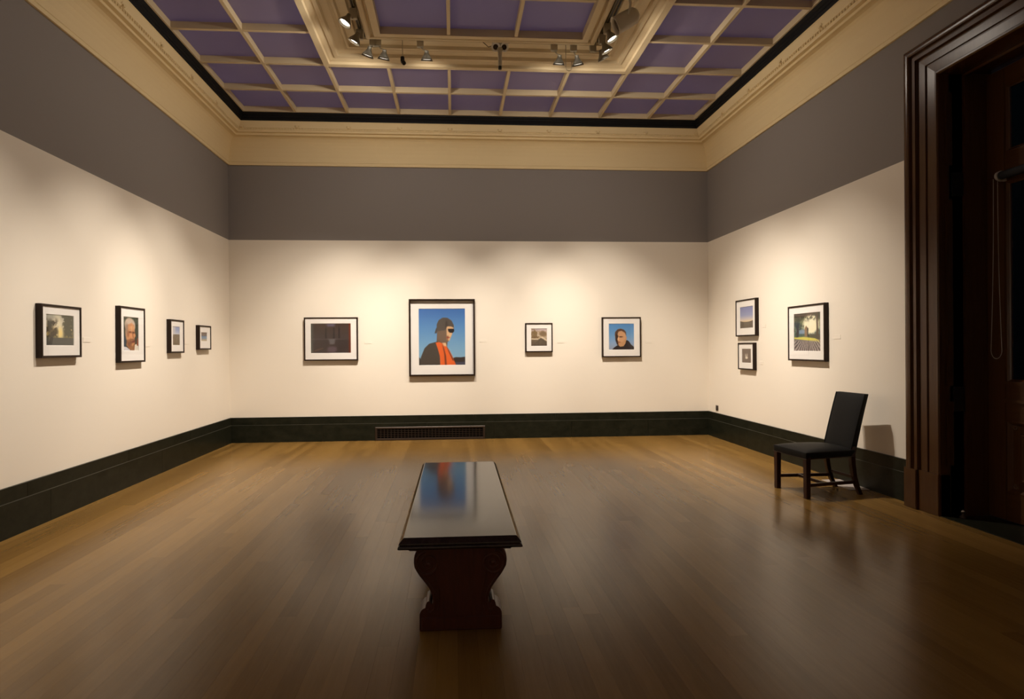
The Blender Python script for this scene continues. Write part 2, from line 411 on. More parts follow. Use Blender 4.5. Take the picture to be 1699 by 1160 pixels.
br = fillet('baseboard_right', (XR-0.027, XR, 4.82, YB-0.02, ZJ-0.002, ZJ+0.002))
slabs(br, [4.82, 6.3, 7.7, YB], pl_right, 0, ZJ-0.002, TL)
slabs(br, [4.82, 5.6, 7.1, 8.2, YB], pl_right, ZJ+0.002, ZB, TU)
bf = fillet('baseboard_front', (XL, XR, YF, YF+0.027, ZJ-0.002, ZJ+0.002))
box('marble_slab', XL, XR, YF, YF+TL, 0, ZJ-0.002, M_['marble'], bf); box('marble_slab', XL, XR, YF, YF+TU, ZJ+0.002, ZB, M_['marble'], bf)

# ------------------------------------------------------------------ doorway on the right wall
# architrave: path in (y,z) seen from the room; left of travel = towards the wall side
fx = lambda u, v, b: (XR-b, u, v)
def arch_prof():
    p = [(0.0, 0.0), (0.0, 0.105), (0.012, 0.118)]
    p += [(0.012+0.030*(1-math.cos(math.radians(a)))/1.0, 0.118+0.012*math.sin(math.radians(a))) for a in (30, 60, 90, 120, 150)]
    p += [(0.070, 0.112), (0.074, 0.100), (0.084, 0.098), (0.094, 0.112), (0.122, 0.112), (0.128, 0.085), (0.140, 0.083), (0.146, 0.092),
          (0.205, 0.090), (0.210, 0.078), (0.222, 0.078), (0.228, 0.088), (0.300, 0.084), (0.312, 0.100), (0.326, 0.100), (0.334, 0.090), (0.335, 0.0)]
    return p
AO, AZ = 4.812, 3.99                                   # outer edge of the casing
path = [(DY0-0.337, 0.345), (DY0-0.337, AZ), (AO, AZ), (AO, 0.345)]
# offset has to go inward (towards the opening): travel up the near side, over, down the far side -> inward is to the right, so mirror a
pr = [(-a, b) for a, b in arch_prof()]
bm = bmesh.new(); sweep(bm, pr, path, False, fx, close_prof=True)
d1 = struct(obj('door_1', bm, M_['mahog']))
for (ya, yb) in ((AO-0.335, AO), (DY0-0.337, DY0-0.002)):        # plinth blocks, moulded outer part and flat inner part
    far = ya > 4
    bm = bmesh.new()
    o0, o1 = (yb-0.13, yb+0.006) if far else (ya-0.006, ya+0.13)
    i0, i1 = (ya-0.002, yb-0.13) if far else (ya+0.13, yb+0.002)
    bx(bm, XR-0.130, XR, o0, o1, 0, 0.345); bx(bm, XR-0.108, XR, i0, i1, 0, 0.345)
    bmesh.ops.bevel(bm, geom=bm.edges[:], offset=0.005, segments=2, affect='EDGES')
    obj('plinth_block', bm, M_['mahog'], d1)
# jamb lining, soffit, door frame
X0 = XR-0.083; XM = 4.21; XD = 4.40
for s, yy in ((1, DY1), (-1, DY0)):
    n = 'jamb'
    y0, y1 = sorted((yy, yy+s*0.001+s*0.04)); 
    box(n, X0, XM, y0, y1, 0, DZ, M_['mahog'], d1)
    # raised fielded strips on the jamb
    a, b = sorted((yy, yy-s*0.012))
    box('jamb_panel', X0+0.045, X0+0.105, a, b, 0.42, 0.95, M_['mahog'], d1, 0.004)
    box('jamb_panel', X0+0.045, X0+0.105, a, b, 1.08, 2.62, M_['mahog'], d1, 0.004)
    box('jamb_panel', X0+0.045, X0+0.105, a, b, 2.90, 3.5, M_['mahog'], d1, 0.004)
    c, d = sorted((yy+s*0.04, yy-s*0.022))
    box('door_frame_post', XM, XD+0.05, c, d, 0, DZ, M_['mahog'], d1, 0.004)
    e, f = sorted((yy-s*0.016, yy))
    for zc in (0.97, 2.74):
        hp = box('hinge_plate', XM-0.10, XM-0.004, e, f, zc-0.10, zc+0.10, M_['blackplastic'], d1, 0.004)
        hp['label'] = 'black hinge plate on the jamb'
box('soffit', X0, XD+0.05, DY0, DY1, DZ-0.001, DZ+0.04, M_['mahog_h'], d1)
box('soffit_bead', XM, XM+0.05, DY0+0.02, DY1-0.02, DZ-0.022, DZ-0.001, M_['mahog_h'], d1, 0.004)
th = box('threshold', X0-0.01, XD+0.10, DY0, DY1, -0.02, 0.006, M_['marble'], d1); th['label'] = 'black marble threshold'
# leaves
def leaf(y0, y1, hinge):
    st = 0.155
    p = struct(box('door_%d' % (2 if hinge > 0 else 3), XD, XD+0.045, y1-st if hinge > 0 else y0, y1 if hinge > 0 else y0+st, 0.012, DZ-0.025, M_['mahog'], None, 0.004))
    a, b = (y0, y1-st) if hinge > 0 else (y0+st, y1)
    c, d = (y0, y0+0.12) if hinge > 0 else (y1-0.12, y1)
    box('stile', XD, XD+0.045, c, d, 0.012, DZ-0.025, M_['mahog'], p, 0.004)
    a2, b2 = (d, b) if hinge > 0 else (a, c)
    for z0, z1 in ((0.012, 0.235), (0.815, 0.955), (0.985, 1.11), (2.725, 2.945), (3.49, DZ-0.025)):
        box('rail', XD, XD+0.045, a2, b2, z0, z1, M_['mahog_h'], p, 0.003)
    lg = box('ledge_moulding', XD-0.022, XD+0.02, a2-0.03, b2+0.03, 0.955, 0.985, M_['mahog_h'], p, 0.007)
    box('sill_bead', XD-0.012, XD+0.02, a2, b2, 1.10, 1.125, M_['mahog_h'], p, 0.004)
    for z0, z1 in ((1.11, 2.725), (2.945, 3.49)):     # moulded rebates and glass
        bm = bmesh.new()
        sweep(bm, [(0, 0.028), (0.012, 0.030), (0.022, 0.018), (0.032, 0.014), (0.034, 0.0), (0, 0)], [(a2, z0), (a2, z1), (b2, z1), (b2, z0)][::-1], True,
              lambda u, v, b: (XD+0.03-b, u, v), close_prof=True)
        obj('glass_bead', bm, M_['mahog'], p)
        g = box('glass_pane', XD+0.026, XD+0.030, a2, b2, z0, z1, M_['doorglass'], p)
    bm = bmesh.new()                                  # carved lower panel: frame, recess, raised field, corner rosettes
    sweep(bm, [(0, 0.03), (0.014, 0.034), (0.03, 0.02), (0.04, 0.01), (0.04, 0.0), (0, 0)], [(a2, 0.235), (a2, 0.815), (b2, 0.815), (b2, 0.235)][::-1], True,
          lambda u, v, b: (XD+0.03-b, u, v), close_prof=True)
    bx(bm, XD+0.022, XD+0.04, a2, b2, 0.235, 0.815)
    f0, f1 = a2+0.10, b2-0.10
    sweep(bm, [(0, 0.0), (0.006, 0.016), (0.02, 0.018), (0.03, 0.008), (0.05, 0.008), (0.05, 0.0)], [(f0, 0.33), (f0, 0.72), (f1, 0.72), (f1, 0.33)][::-1], True,
          lambda u, v, b: (XD+0.022-b, u, v), close_prof=True)
    obj('lower_panel', bm, M_['mahog'], p)
    bm = bmesh.new()
    for yy in (f0-0.045, f1+0.045):
        for zz in (0.29, 0.76):
            for k in range(6):
                a_ = k*PI/3; yc, zc = yy+0.014*math.cos(a_), zz+0.014*math.sin(a_)
                m4 = Matrix.Translation((XD+0.022, yc, zc)) @ Matrix.Rotation(-PI/2, 4, 'Y')
                lathe(bm, [(0.012, 0), (0.009, 0.006), (0.0005, 0.009)], 8, m4)
    obj('rosette_carving', bm, M_['mahog'], p)
    return p
ymid = (DY0+DY1)/2
leaf(ymid+0.003, DY1-0.024, 1); leaf(DY0+0.024, ymid-0.003, -1)
# dark yard outside the glazed door
struct(box('wall_outside', 7.5, 7.7, -1, 9, 0, 5, M_['asphalt']))
struct(box('ground_outside', XR+WT, 7.7, -1, 9, -0.12, -0.02, M_['asphalt']))

# roller blind on the door and its bead chain
t = tag(empty('roller_blind', (XD-0.05, (4.25+3.5)/2, 2.76)), 'dark rolled-up blind across the top of the glazed door', 'blind')
bm = bmesh.new(); lathe(bm, [(0.001, -0.40), (0.032, -0.40), (0.032, 0.36), (0.001, 0.36)], 20, Matrix.Rotation(PI/2, 4, 'X'))
obj('cloth_roll', bm, M_['blind'], t, True)
bm = bmesh.new(); lathe(bm, [(0.001, 0), (0.036, 0), (0.036, 0.02), (0.001, 0.02)], 20, Matrix.Translation((0, 0.425, 0)) @ Matrix.Rotation(PI/2, 4, 'X'))
bx(bm, 0.0, 0.052, 0.405, 0.425, -0.04, 0.04)
o = obj('end_bracket', bm, M_['plasticbead'], t); o['label'] = 'pale end bracket'
bm = bmesh.new()
def chain_pt(s):                                       # closed loop: two hanging strands splaying to a wide bottom
    L = 1.36
    if s < 1: z = -L*s; return (0, 0.018+0.028*(s**2.2), z)
    if s < 1.12:
        a = (s-1)/0.12*PI; return (0, 0.046*math.cos(a), -L-0.07*math.sin(a))
    q = 1-(s-1.12); return (0, -0.018-0.028*(max(q, 0)**2.2), -L*q)
N = 300
pts = [Vector(chain_pt(2.12*i/N)) for i in range(N)]
for p in pts: bmesh.ops.create_icosphere(bm, subdivisions=1, radius=0.0033, matrix=Matrix.Translation(p))
tube(bm, pts, 0.001, 4)
tag(obj('bead_chain', bm, M_['plasticbead'], None, True, (4.31, 4.285, 2.735)), 'pale bead chain loop hanging from the blind beside the dark door', 'chain')
# door stop
t = tag(empty('door_stop', (4.13, 4.40, 0.0)), 'small metal door stop on the floor at the foot of the dark door jamb', 'door stop')
bm = bmesh.new(); lathe(bm, [(0.001, 0.006), (0.03, 0.006), (0.026, 0.02), (0.014, 0.03), (0.014, 0.05), (0.001, 0.05)], 16); obj('base', bm, M_['bronze'], t, True)
bm = bmesh.new(); lathe(bm, [(0.001, 0.048), (0.016, 0.052), (0.02, 0.062), (0.016, 0.072), (0.001, 0.076)], 16); obj('knob', bm, M_['steel'], t, True)

# ------------------------------------------------------------------ air grille in the back baseboard
t = tag(empty('air_grille', (-0.37, YB-TL, 0)), 'long dark bronze air grille set in the marble baseboard below the large portrait', 'vent')
bm = bmesh.new(); x0, x1, z0, z1 = -0.85, 0.85, 0.002, 0.208
sweep(bm, [(0, 0), (0, 0.014), (0.008, 0.02), (0.030, 0.016), (0.034, 0.004), (0.034, 0)], [(x0, z0), (x1, z0), (x1, z1), (x0, z1)], True, lambda u, v, b: (u, -b, v), close_prof=True)
obj('frame', bm, M_['bronze'], t)
obj('duct', (lambda b: (bx(b, x0+0.03, x1-0.03, -0.002, 0.0, z0+0.03, z1-0.03), b)[1])(bmesh.new()), M_['void'], t)
bm = bmesh.new(); n = 31
for i in range(1, n): xx = x0+0.034+(x1-x0-0.068)*i/n; bx(bm, xx-0.0035, xx+0.0035, -0.012, -0.002, z0+0.03, z1-0.03)
for i in range(1, 5): zz = z0+0.034+(z1-z0-0.068)*i/5; bx(bm, x0+0.03, x1-0.03, -0.010, -0.003, zz-0.003, zz+0.003)
o = obj('grille_bars', bm, M_['bronze'], t); o['kind'] = 'stuff'

# ------------------------------------------------------------------ framed photographs
def grid_uv(w, h, n):
    nx = int(n); ny = int(n*h/w); u, v = np.meshgrid(np.linspace(0, 1, nx+1), np.linspace(0, 1, ny+1)); return nx, ny, u, v
def S(d, soft): return np.clip(0.5 - d/soft, 0, 1)      # signed distance -> coverage
def ell(u, v, cx, cy, rx, ry, rot=0, soft=0.02):
    c, s = math.cos(rot), math.sin(rot); x = (u-cx)*c+(v-cy)*s; y = -(u-cx)*s+(v-cy)*c
    d = (np.sqrt((x/rx)**2+(y/ry)**2)-1)*min(rx, ry); return S(d, soft)
def poly(u, v, pts, soft=0.012):
    ins = np.zeros(u.shape, bool); dist = np.full(u.shape, 9.0)
    for (x1, y1), (x2, y2) in zip(pts, pts[1:]+pts[:1]):
        cond = ((y1 > v) != (y2 > v)); xi = (x2-x1)*(v-y1)/((y2-y1) if y2 != y1 else 1e-9)+x1
        ins ^= cond & (u < xi)
        l2 = (x2-x1)**2+(y2-y1)**2+1e-12; t = np.clip(((u-x1)*(x2-x1)+(v-y1)*(y2-y1))/l2, 0, 1)
        dist = np.minimum(dist, np.hypot(u-x1-t*(x2-x1), v-y1-t*(y2-y1)))
    return S(np.where(ins, -dist, dist), soft)
def over(img, a, col): return img*(1-a[..., None]) + np.array(col)/255.0*a[..., None]
def vgrad(v, stops):
    ps = [s[0] for s in stops]; return np.stack([np.interp(v, ps, [s[1][k]/255.0 for s in stops]) for k in range(3)], -1)
def fbm(u, v, f, seed):
    r = np.random.RandomState(seed); out = np.zeros(u.shape); amp = 1; tot = 0
    for o in range(4):
        n = int(f*2**o)+2; g = r.rand(n+1, n+1); x = np.clip(u, 0, 0.9999)*(n-1); y = np.clip(v, 0, 0.9999)*(n-1)
        xi = x.astype(int); yi = y.astype(int); fx_ = x-xi; fy_ = y-yi; fx_ = fx_*fx_*(3-2*fx_); fy_ = fy_*fy_*(3-2*fy_)
        out += amp*(g[yi, xi]*(1-fx_)*(1-fy_)+g[yi, xi+1]*fx_*(1-fy_)+g[yi+1, xi]*(1-fx_)*fy_+g[yi+1, xi+1]*fx_*fy_); tot += amp; amp *= 0.6
    return out/tot
def art_path_trees(u, v):      # sunlit lawn between dark trees
    n = fbm(u, v, 7, 1)
    im = vgrad(v, [(0, (66, 66, 60)), (0.24, (78, 78, 70)), (0.25, (120, 110, 60)), (0.45, (190, 165, 110)), (0.75, (195, 185, 165)), (1, (150, 150, 140))])
    im = over(im, ell(u, v, 0.47, 0.62, 0.13, 0.42, 0.12, 0.2)*0.9, (240, 232, 200))
    im = over(im, ell(u, v, 0.50, 0.40, 0.09, 0.17, 0, 0.1)*0.9, (250, 225, 140))
    im = over(im, S(0.55-n-0.25*ell(u, v, 0.82, 0.6, 0.26, 0.45, 0, 0.3), 0.12)*S(0.62-u-(v-0.5)*0.15, 0.1)*S(0.24-v, 0.02), (72, 72, 52))
    im = over(im, S(0.47-n, 0.1)*S(u-0.40, 0.12)*S(0.25-v, 0.02)*S(v-0.85, 0.15), (60, 52, 36))
    im = over(im, ell(u, v, 0.14, 0.68, 0.10, 0.16, 0, 0.1)*0.9, (52, 50, 38))
    im = over(im, ell(u, v, 0.24, 0.45, 0.18, 0.10, 0, 0.06)*0.7, (70, 58, 34))
    im = over(im, S(v-0.25, 0.02), (72, 72, 66)); im = over(im, poly(u, v, [(0.07, 0), (0.20, 0), (0.26, 0.26), (0.15, 0.26)])*0.9, (38, 36, 34))
    return im
def art_old_man(u, v):         # grey-haired man in profile three-quarter, warm light, dark foliage
    n = fbm(u, v, 12, 2)
    im = vgrad(v, [(0, (60, 62, 55)), (1, (62, 72, 50))]); im = over(im, S(0.5-n, 0.1)*0.6, (30, 34, 26))
    im = over(im, S(u-0.18, 0.15)*S(v-0.45, 0.2)*0.6, (40, 66, 100))
    im = over(im, poly(u, v, [(0, 0), (0, 0.12), (0.2, 0.10), (0.35, 0.05), (0.55, 0.0)]), (214, 212, 218))
    im = over(im, poly(u, v, [(0.55, 0), (0.72, 0.16), (0.85, 0.2), (1, 0.12), (1, 0)]), (222, 214, 200))
    im = over(im, poly(u, v, [(0.88, 0.15), (1, 0.15), (1, 0.4), (0.92, 0.36)]), (140, 70, 40))
    im = over(im, poly(u, v, [(0.18, 0.16), (0.45, 0.0), (0.72, 0.0), (0.78, 0.25), (0.25, 0.4)]), (150, 100, 62))
    im = over(im, ell(u, v, 0.44, 0.76, 0.36, 0.22, -0.1, 0.05), (196, 176, 158))
    im = over(im, ell(u, v, 0.28, 0.52, 0.16, 0.26, 0.05, 0.05), (176, 138, 108))
    im = over(im, poly(u, v, [(0.22, 0.35), (0.2, 0.6), (0.32, 0.78), (0.55, 0.84), (0.72, 0.76), (0.75, 0.58), (0.82, 0.44), (0.74, 0.38), (0.72, 0.22), (0.60, 0.12), (0.42, 0.18)], 0.04), (206, 148, 102))
    im = over(im, ell(u, v, 0.66, 0.54, 0.10, 0.03, 0, 0.03), (96, 52, 30)); im = over(im, ell(u, v, 0.44, 0.55, 0.09, 0.03, 0, 0.03), (120, 66, 40))
    im = over(im, ell(u, v, 0.66, 0.27, 0.13, 0.035, 0.1, 0.03), (120, 50, 40)); im = over(im, ell(u, v, 0.62, 0.33, 0.13, 0.025, 0, 0.03)*0.8, (120, 80, 52))
    im = over(im, poly(u, v, [(0.56, 0.56), (0.62, 0.38), (0.70, 0.36), (0.64, 0.52)], 0.03)*0.7, (150, 92, 58))
    im = over(im, poly(u, v, [(0.2, 0.3), (0.5, 0.36), (0.56, 0.14), (0.36, 0.12)], 0.06)*0.55, (110, 62, 38))
    im = over(im, ell(u, v, 0.30, 0.50, 0.07, 0.10, 0.1, 0.05)*0.7, (150, 92, 64)); im = over(im, ell(u, v, 0.56, 0.68, 0.16, 0.06, 0, 0.06)*0.7, (226, 172, 126))
    im = over(im, ell(u, v, 0.50, 0.44, 0.08, 0.05, 0.3, 0.05)*0.6, (226, 160, 112)); im = over(im, ell(u, v, 0.20, 0.66, 0.10, 0.16, 0, 0.06)*0.6, (150, 132, 118))
    im = over(im, ell(u, v, 0.45, 0.60, 0.10, 0.012, 0.1, 0.02)*0.6, (196, 178, 160)); im = over(im, ell(u, v, 0.5, 0.24, 0.2, 0.05, 0.2, 0.05)*0.4, (90, 50, 34))
    return im*(0.9+0.2*n[..., None])
def art_hill(u, v):            # blue sky over a brown hillside
    n = fbm(u, v, 8, 3)
    im = vgrad(v, [(0, (110, 92, 68)), (0.57, (128, 112, 90)), (0.6, (200, 205, 220)), (0.8, (150, 165, 205)), (1, (140, 152, 200))])
    im = over(im, ell(u, v, 0.1, 0.85, 0.3, 0.3, 0, 0.3)*0.8, (210, 205, 205)); im = over(im, (v < 0.58)*(n > 0.5)*0.35, (80, 72, 50)); return im
def art_beach(u, v):           # dark cloud, blue sea, pale sand
    return vgrad(v, [(0, (190, 175, 150)), (0.2, (170, 160, 140)), (0.28, (120, 140, 160)), (0.55, (110, 140, 175)), (0.62, (110, 100, 100)), (1, (118, 100, 90))])
def art_night_room(u, v):      # dark interior with faint columns and reflections
    n = fbm(u, v, 6, 4)
    im = vgrad(v, [(0, (58, 46, 44)), (0.45, (58, 48, 46)), (0.5, (66, 56, 54)), (1, (64, 48, 40))])
    im = over(im, S(u-0.06, 0.04)*0.8, (84, 88, 82))
    for x in (0.37, 0.57, 0.70): im = over(im, poly(u, v, [(x-0.015, 0.5), (x+0.025, 0.5), (x+0.025, 0.86), (x-0.005, 0.86)], 0.02)*0.75, (32, 24, 28))
    im = over(im, poly(u, v, [(0.38, 1), (0.62, 1), (0.58, 0.9), (0.42, 0.9)], 0.06)*0.8, (104, 98, 126))
    im = over(im, S(np.abs(v-0.465)-0.008, 0.01)*0.4, (130, 118, 120))
    im = over(im, poly(u, v, [(0.44, 0.47), (0.62, 0.47), (0.58, 0.3), (0.48, 0.3)], 0.05)*0.5, (128, 130, 136))
    im = over(im, ell(u, v, 0.53, 0.12, 0.12, 0.10, 0, 0.06)*0.5, (110, 92, 108)); im = over(im, S(0.955-u, 0.03), (112, 44, 18))
    im = over(im, poly(u, v, [(0.06, 0.04), (0.3, 0.14), (0.3, 0.18), (0.1, 0.1)], 0.03)*0.5, (120, 90, 60))
    return im*(0.88+0.24*n[..., None])
def art_cap_portrait(u, v):    # person in backwards cap, sunglasses and orange top against blue sky
    im = vgrad(v, [(0, (140, 180, 205)), (0.3, (120, 168, 206)), (0.7, (84, 138, 198)), (1, (58, 108, 182))])
    im = over(im, poly(u, v, [(0.7, 0), (0.7, 0.115), (0.8, 0.14), (0.9, 0.135), (1, 0.145), (1, 0)]), (52, 40, 34)); im = over(im, poly(u, v, [(0.74, 0), (1, 0), (1, 0.06), (0.78, 0.05)]), (66, 66, 84))
    im = over(im, poly(u, v, [(0, 0), (0, 0.14), (0.03, 0.12), (0.05, 0)]), (50, 46, 40))
    im = over(im, poly(u, v, [(0.38, 0.38), (0.40, 0.66), (0.60, 0.66), (0.62, 0.42), (0.60, 0.25), (0.42, 0.3)]), (104, 82, 66))      # neck
    im = over(im, poly(u, v, [(0.02, 0), (0.04, 0.14), (0.12, 0.3), (0.22, 0.38), (0.40, 0.42), (0.45, 0.2), (0.46, 0)]), (70, 62, 54))  # dark shoulder
    im = over(im, poly(u, v, [(0.36, 0.40), (0.41, 0.28), (0.45, 0.16), (0.46, 0), (0.80, 0), (0.72, 0.16), (0.66, 0.26), (0.60, 0.33), (0.52, 0.38), (0.44, 0.41)]), (226, 98, 34))
    im = over(im, poly(u, v, [(0.50, 0.37), (0.545, 0.2), (0.56, 0), (0.60, 0), (0.585, 0.16), (0.54, 0.31)], 0.02), (120, 52, 26))
    im = over(im, poly(u, v, [(0.60, 0.33), (0.68, 0.20), (0.75, 0.08), (0.73, 0.08), (0.64, 0.24)], 0.015), (60, 40, 34))
    im = over(im, poly(u, v, [(0.50, 0.40), (0.58, 0.40), (0.60, 0.33), (0.54, 0.34)], 0.02), (226, 186, 144))
    im = over(im, poly(u, v, [(0.40, 0.47), (0.41, 0.70), (0.66, 0.72), (0.75, 0.72), (0.74, 0.62), (0.69, 0.50), (0.64, 0.42), (0.58, 0.40), (0.5, 0.40)], 0.02), (112, 92, 76))
    im = over(im, poly(u, v, [(0.60, 0.71), (0.76, 0.70), (0.745, 0.60), (0.70, 0.51), (0.66, 0.43), (0.60, 0.44)], 0.02), (222, 180, 136))
    im = over(im, poly(u, v, [(0.60, 0.52), (0.64, 0.52), (0.63, 0.43), (0.60, 0.43)], 0.02)*0.8, (120, 84, 60)); im = over(im, ell(u, v, 0.63, 0.49, 0.035, 0.012, 0, 0.015), (150, 60, 44))
    im = over(im, poly(u, v, [(0.39, 0.60), (0.385, 0.72), (0.43, 0.80), (0.52, 0.845), (0.62, 0.84), (0.71, 0.79), (0.755, 0.71), (0.76, 0.66), (0.70, 0.685), (0.60, 0.69), (0.57, 0.62)]), (80, 72, 66))
    im = over(im, poly(u, v, [(0.34, 0.565), (0.385, 0.565), (0.40, 0.66), (0.375, 0.66)]), (66, 58, 54))
    im = over(im, poly(u, v, [(0.57, 0.64), (0.575, 0.79), (0.62, 0.78), (0.63, 0.70)], 0.02)*0.7, (48, 38, 36))
    im = over(im, poly(u, v, [(0.625, 0.645), (0.76, 0.645), (0.765, 0.60), (0.73, 0.57), (0.67, 0.575), (0.635, 0.60)], 0.01), (22, 14, 14))
    return im
def art_bw_road(u, v):         # sepia road running into a valley of trees
    n = fbm(u, v, 8, 5)
    im = vgrad(v, [(0, (92, 76, 62)), (0.4, (120, 104, 84)), (0.42, (190, 172, 145)), (0.8, (208, 188, 168)), (1, (176, 160, 170))])
    im = over(im, S(0.62-n-0.22*ell(u, v, 0.2, 0.68, 0.24, 0.24, 0, 0.2), 0.08)*S(u-0.52, 0.1)*S(0.44-v, 0.05), (126, 104, 72))
    im = over(im, ell(u, v, 0.16, 0.74, 0.18, 0.14, 0.2, 0.1)*0.7, (120, 98, 66)); im = over(im, ell(u, v, 0.76, 0.70, 0.25, 0.17, -0.2, 0.1)*0.8, (112, 90, 60))
    im = over(im, ell(u, v, 0.2, 0.50, 0.3, 0.06, 0, 0.05)*0.7, (110, 86, 58))
    im = over(im, poly(u, v, [(0.0, 0.42), (0.5, 0.40), (0.4, 0.36), (0, 0.38)], 0.03), (222, 205, 180)); im = over(im, poly(u, v, [(0.62, 0.5), (1, 0.26), (1, 0.36), (0.7, 0.54)], 0.04), (216, 198, 170))
    im = over(im, poly(u, v, [(0.58, 0.45), (0.66, 0.45), (0.95, 0.22), (1, 0.0), (0.1, 0.0), (0.35, 0.22)], 0.03), (92, 80, 66))
    im = over(im, S(v-0.04-0.0*u, 0.05), (70, 52, 36))
    return im*(0.85+0.3*n[..., None])
def art_young_man(u, v):       # cropped-hair man, dark hooded coat, blue sky
    im = vgrad(v, [(0, (150, 160, 180)), (0.25, (140, 168, 205)), (0.6, (104, 156, 208)), (1, (84, 142, 204))])
    im = over(im, poly(u, v, [(0.12, 0), (0.2, 0.08), (0.32, 0.16), (0.45, 0.2), (0.62, 0.2), (0.66, 0.34), (0.72, 0.37), (0.80, 0.32), (0.88, 0.2), (1, 0.1), (1, 0)]), (40, 30, 30))
    im = over(im, poly(u, v, [(0.72, 0.3), (0.8, 0.28), (0.9, 0.1), (0.8, 0.05)], 0.05)*0.6, (62, 56, 62))
    im = over(im, poly(u, v, [(0.34, 0.2), (0.45, 0.11), (0.58, 0.13), (0.66, 0.24), (0.7, 0.42), (0.6, 0.5), (0.38, 0.5)], 0.02), (196, 148, 104))
    im = over(im, ell(u, v, 0.46, 0.55, 0.22, 0.26, 0.0, 0.02), (206, 158, 116))
    im = over(im, poly(u, v, [(0.25, 0.62), (0.26, 0.36), (0.32, 0.2), (0.38, 0.15), (0.36, 0.32), (0.33, 0.4), (0.37, 0.52), (0.34, 0.6), (0.38, 0.74), (0.3, 0.7)], 0.03), (52, 34, 26))
    im = over(im, poly(u, v, [(0.24, 0.55), (0.25, 0.68), (0.34, 0.78), (0.47, 0.81), (0.60, 0.77), (0.68, 0.68), (0.69, 0.55), (0.63, 0.66), (0.5, 0.73), (0.38, 0.70), (0.33, 0.6)], 0.035), (86, 58, 42))
    im = over(im, ell(u, v, 0.685, 0.46, 0.025, 0.05, 0, 0.02), (206, 150, 112))
    im = over(im, ell(u, v, 0.47, 0.495, 0.08, 0.022, 0, 0.025), (76, 44, 28)); im = over(im, ell(u, v, 0.35, 0.49, 0.05, 0.02, 0, 0.025), (60, 34, 22))
    im = over(im, poly(u, v, [(0.37, 0.5), (0.35, 0.37), (0.40, 0.36), (0.41, 0.5)], 0.015), (232, 184, 136))
    im = over(im, ell(u, v, 0.40, 0.29, 0.06, 0.016, 0, 0.02), (130, 66, 50)); return im
def art_sunset(u, v):          # violet dusk sky over a dark ridge
    im = vgrad(v, [(0, (96, 84, 72)), (0.28, (98, 86, 74)), (0.30, (232, 206, 160)), (0.42, (206, 196, 196)), (0.6, (150, 158, 196)), (1, (122, 130, 182))])
    return over(im, S(v-0.29-0.05*(2*u-1)**2*1.2, 0.015), (92, 80, 66))
def art_moth(u, v):            # pale figure on flat dark ground
    im = np.zeros(u.shape+(3,))+np.array((108, 92, 80))/255
    im = over(im, ell(u, v, 0.5, 0.36, 0.15, 0.09, 0, 0.05), (226, 216, 198)); im = over(im, ell(u, v, 0.4, 0.50, 0.04, 0.14, 0.15, 0.04), (220, 210, 192)); im = over(im, ell(u, v, 0.56, 0.52, 0.04, 0.14, -0.05, 0.04), (220, 210, 192)); return im
def art_garden(u, v):          # sun through trees, long shadows on a path
    n = fbm(u, v, 12, 6)
    im = vgrad(v, [(0, (110, 96, 92)), (0.3, (120, 112, 104)), (0.36, (110, 120, 72)), (0.42, (70, 92, 86)), (0.55, (110, 128, 120)), (0.7, (112, 124, 80)), (1, (92, 86, 70))])
    im = over(im, S(0.5-n, 0.08)*S(0.45-v, 0.05)*0.8, (52, 56, 40))
    n2 = fbm(u, v, 20, 9)
    im = over(im, S(0.44-n2-0.5*ell(u, v, 0.66, 0.70, 0.22, 0.17, 0, 0.2), 0.12)*S(np.hypot((u-0.66)/1.15, v-0.70)-0.27, 0.12), (246, 240, 206)); im = over(im, ell(u, v, 0.62, 0.74, 0.13, 0.09, 0, 0.12), (250, 244, 214)); im = over(im, S(0.50-n2, 0.05)*S(0.84-v, 0.06)*0.7, (50, 52, 36))
    im = over(im, S(0.46-n, 0.06)*S(0.8-v, 0.1)*0.6, (64, 66, 48)); im = over(im, poly(u, v, [(0, 1), (0.1, 0.9), (0.6, 0.92), (1, 1)], 0.04)*0.5, (84, 56, 52))
    im = over(im, poly(u, v, [(0.06, 0.7), (0.2, 0.72), (0.19, 0.42), (0.16, 0.34), (0.08, 0.34), (0.10, 0.55)], 0.02), (54, 46, 44)); im = over(im, ell(u, v, 0.12, 0.72, 0.13, 0.1, 0, 0.05)*0.8, (52, 58, 60))
    im = over(im, poly(u, v, [(0.2, 0.56), (0.45, 0.56), (0.45, 0.46), (0.2, 0.46)], 0.03), (126, 146, 170))
    im = over(im, poly(u, v, [(0.84, 1), (0.9, 1), (0.92, 0.5), (0.97, 0.3), (0.82, 0.3), (0.86, 0.6)], 0.02), (78, 62, 46))
    im = over(im, poly(u, v, [(0.41, 0.38), (0.42, 0.6), (0.47, 0.67), (0.53, 0.62), (0.54, 0.38)], 0.02), (140, 110, 78)); im = over(im, poly(u, v, [(0.51, 0.38), (0.51, 0.62), (0.56, 0.6), (0.55, 0.38)], 0.01), (58, 54, 46))
    im = over(im, poly(u, v, [(0.55, 0.44), (1, 0.44), (1, 0.3), (0.55, 0.36)], 0.02)*0.8, (70, 66, 52))
    im = over(im, poly(u, v, [(0, 0.36), (0.4, 0.37), (0.8, 0.33), (1, 0.26), (1, 0.22), (0.7, 0.26), (0.3, 0.3), (0, 0.33)], 0.015), (214, 206, 90))
    cx = 0.55; ang = np.arctan2(u-cx, 0.55-v); st = (np.sin(ang*46+3*n) > 0.1)*1.0
    im = over(im, st*S(v-0.27, 0.03)*0.75, (66, 56, 58)); im = over(im, (1-st)*S(v-0.27, 0.03)*0.6, (198, 186, 180)); return im

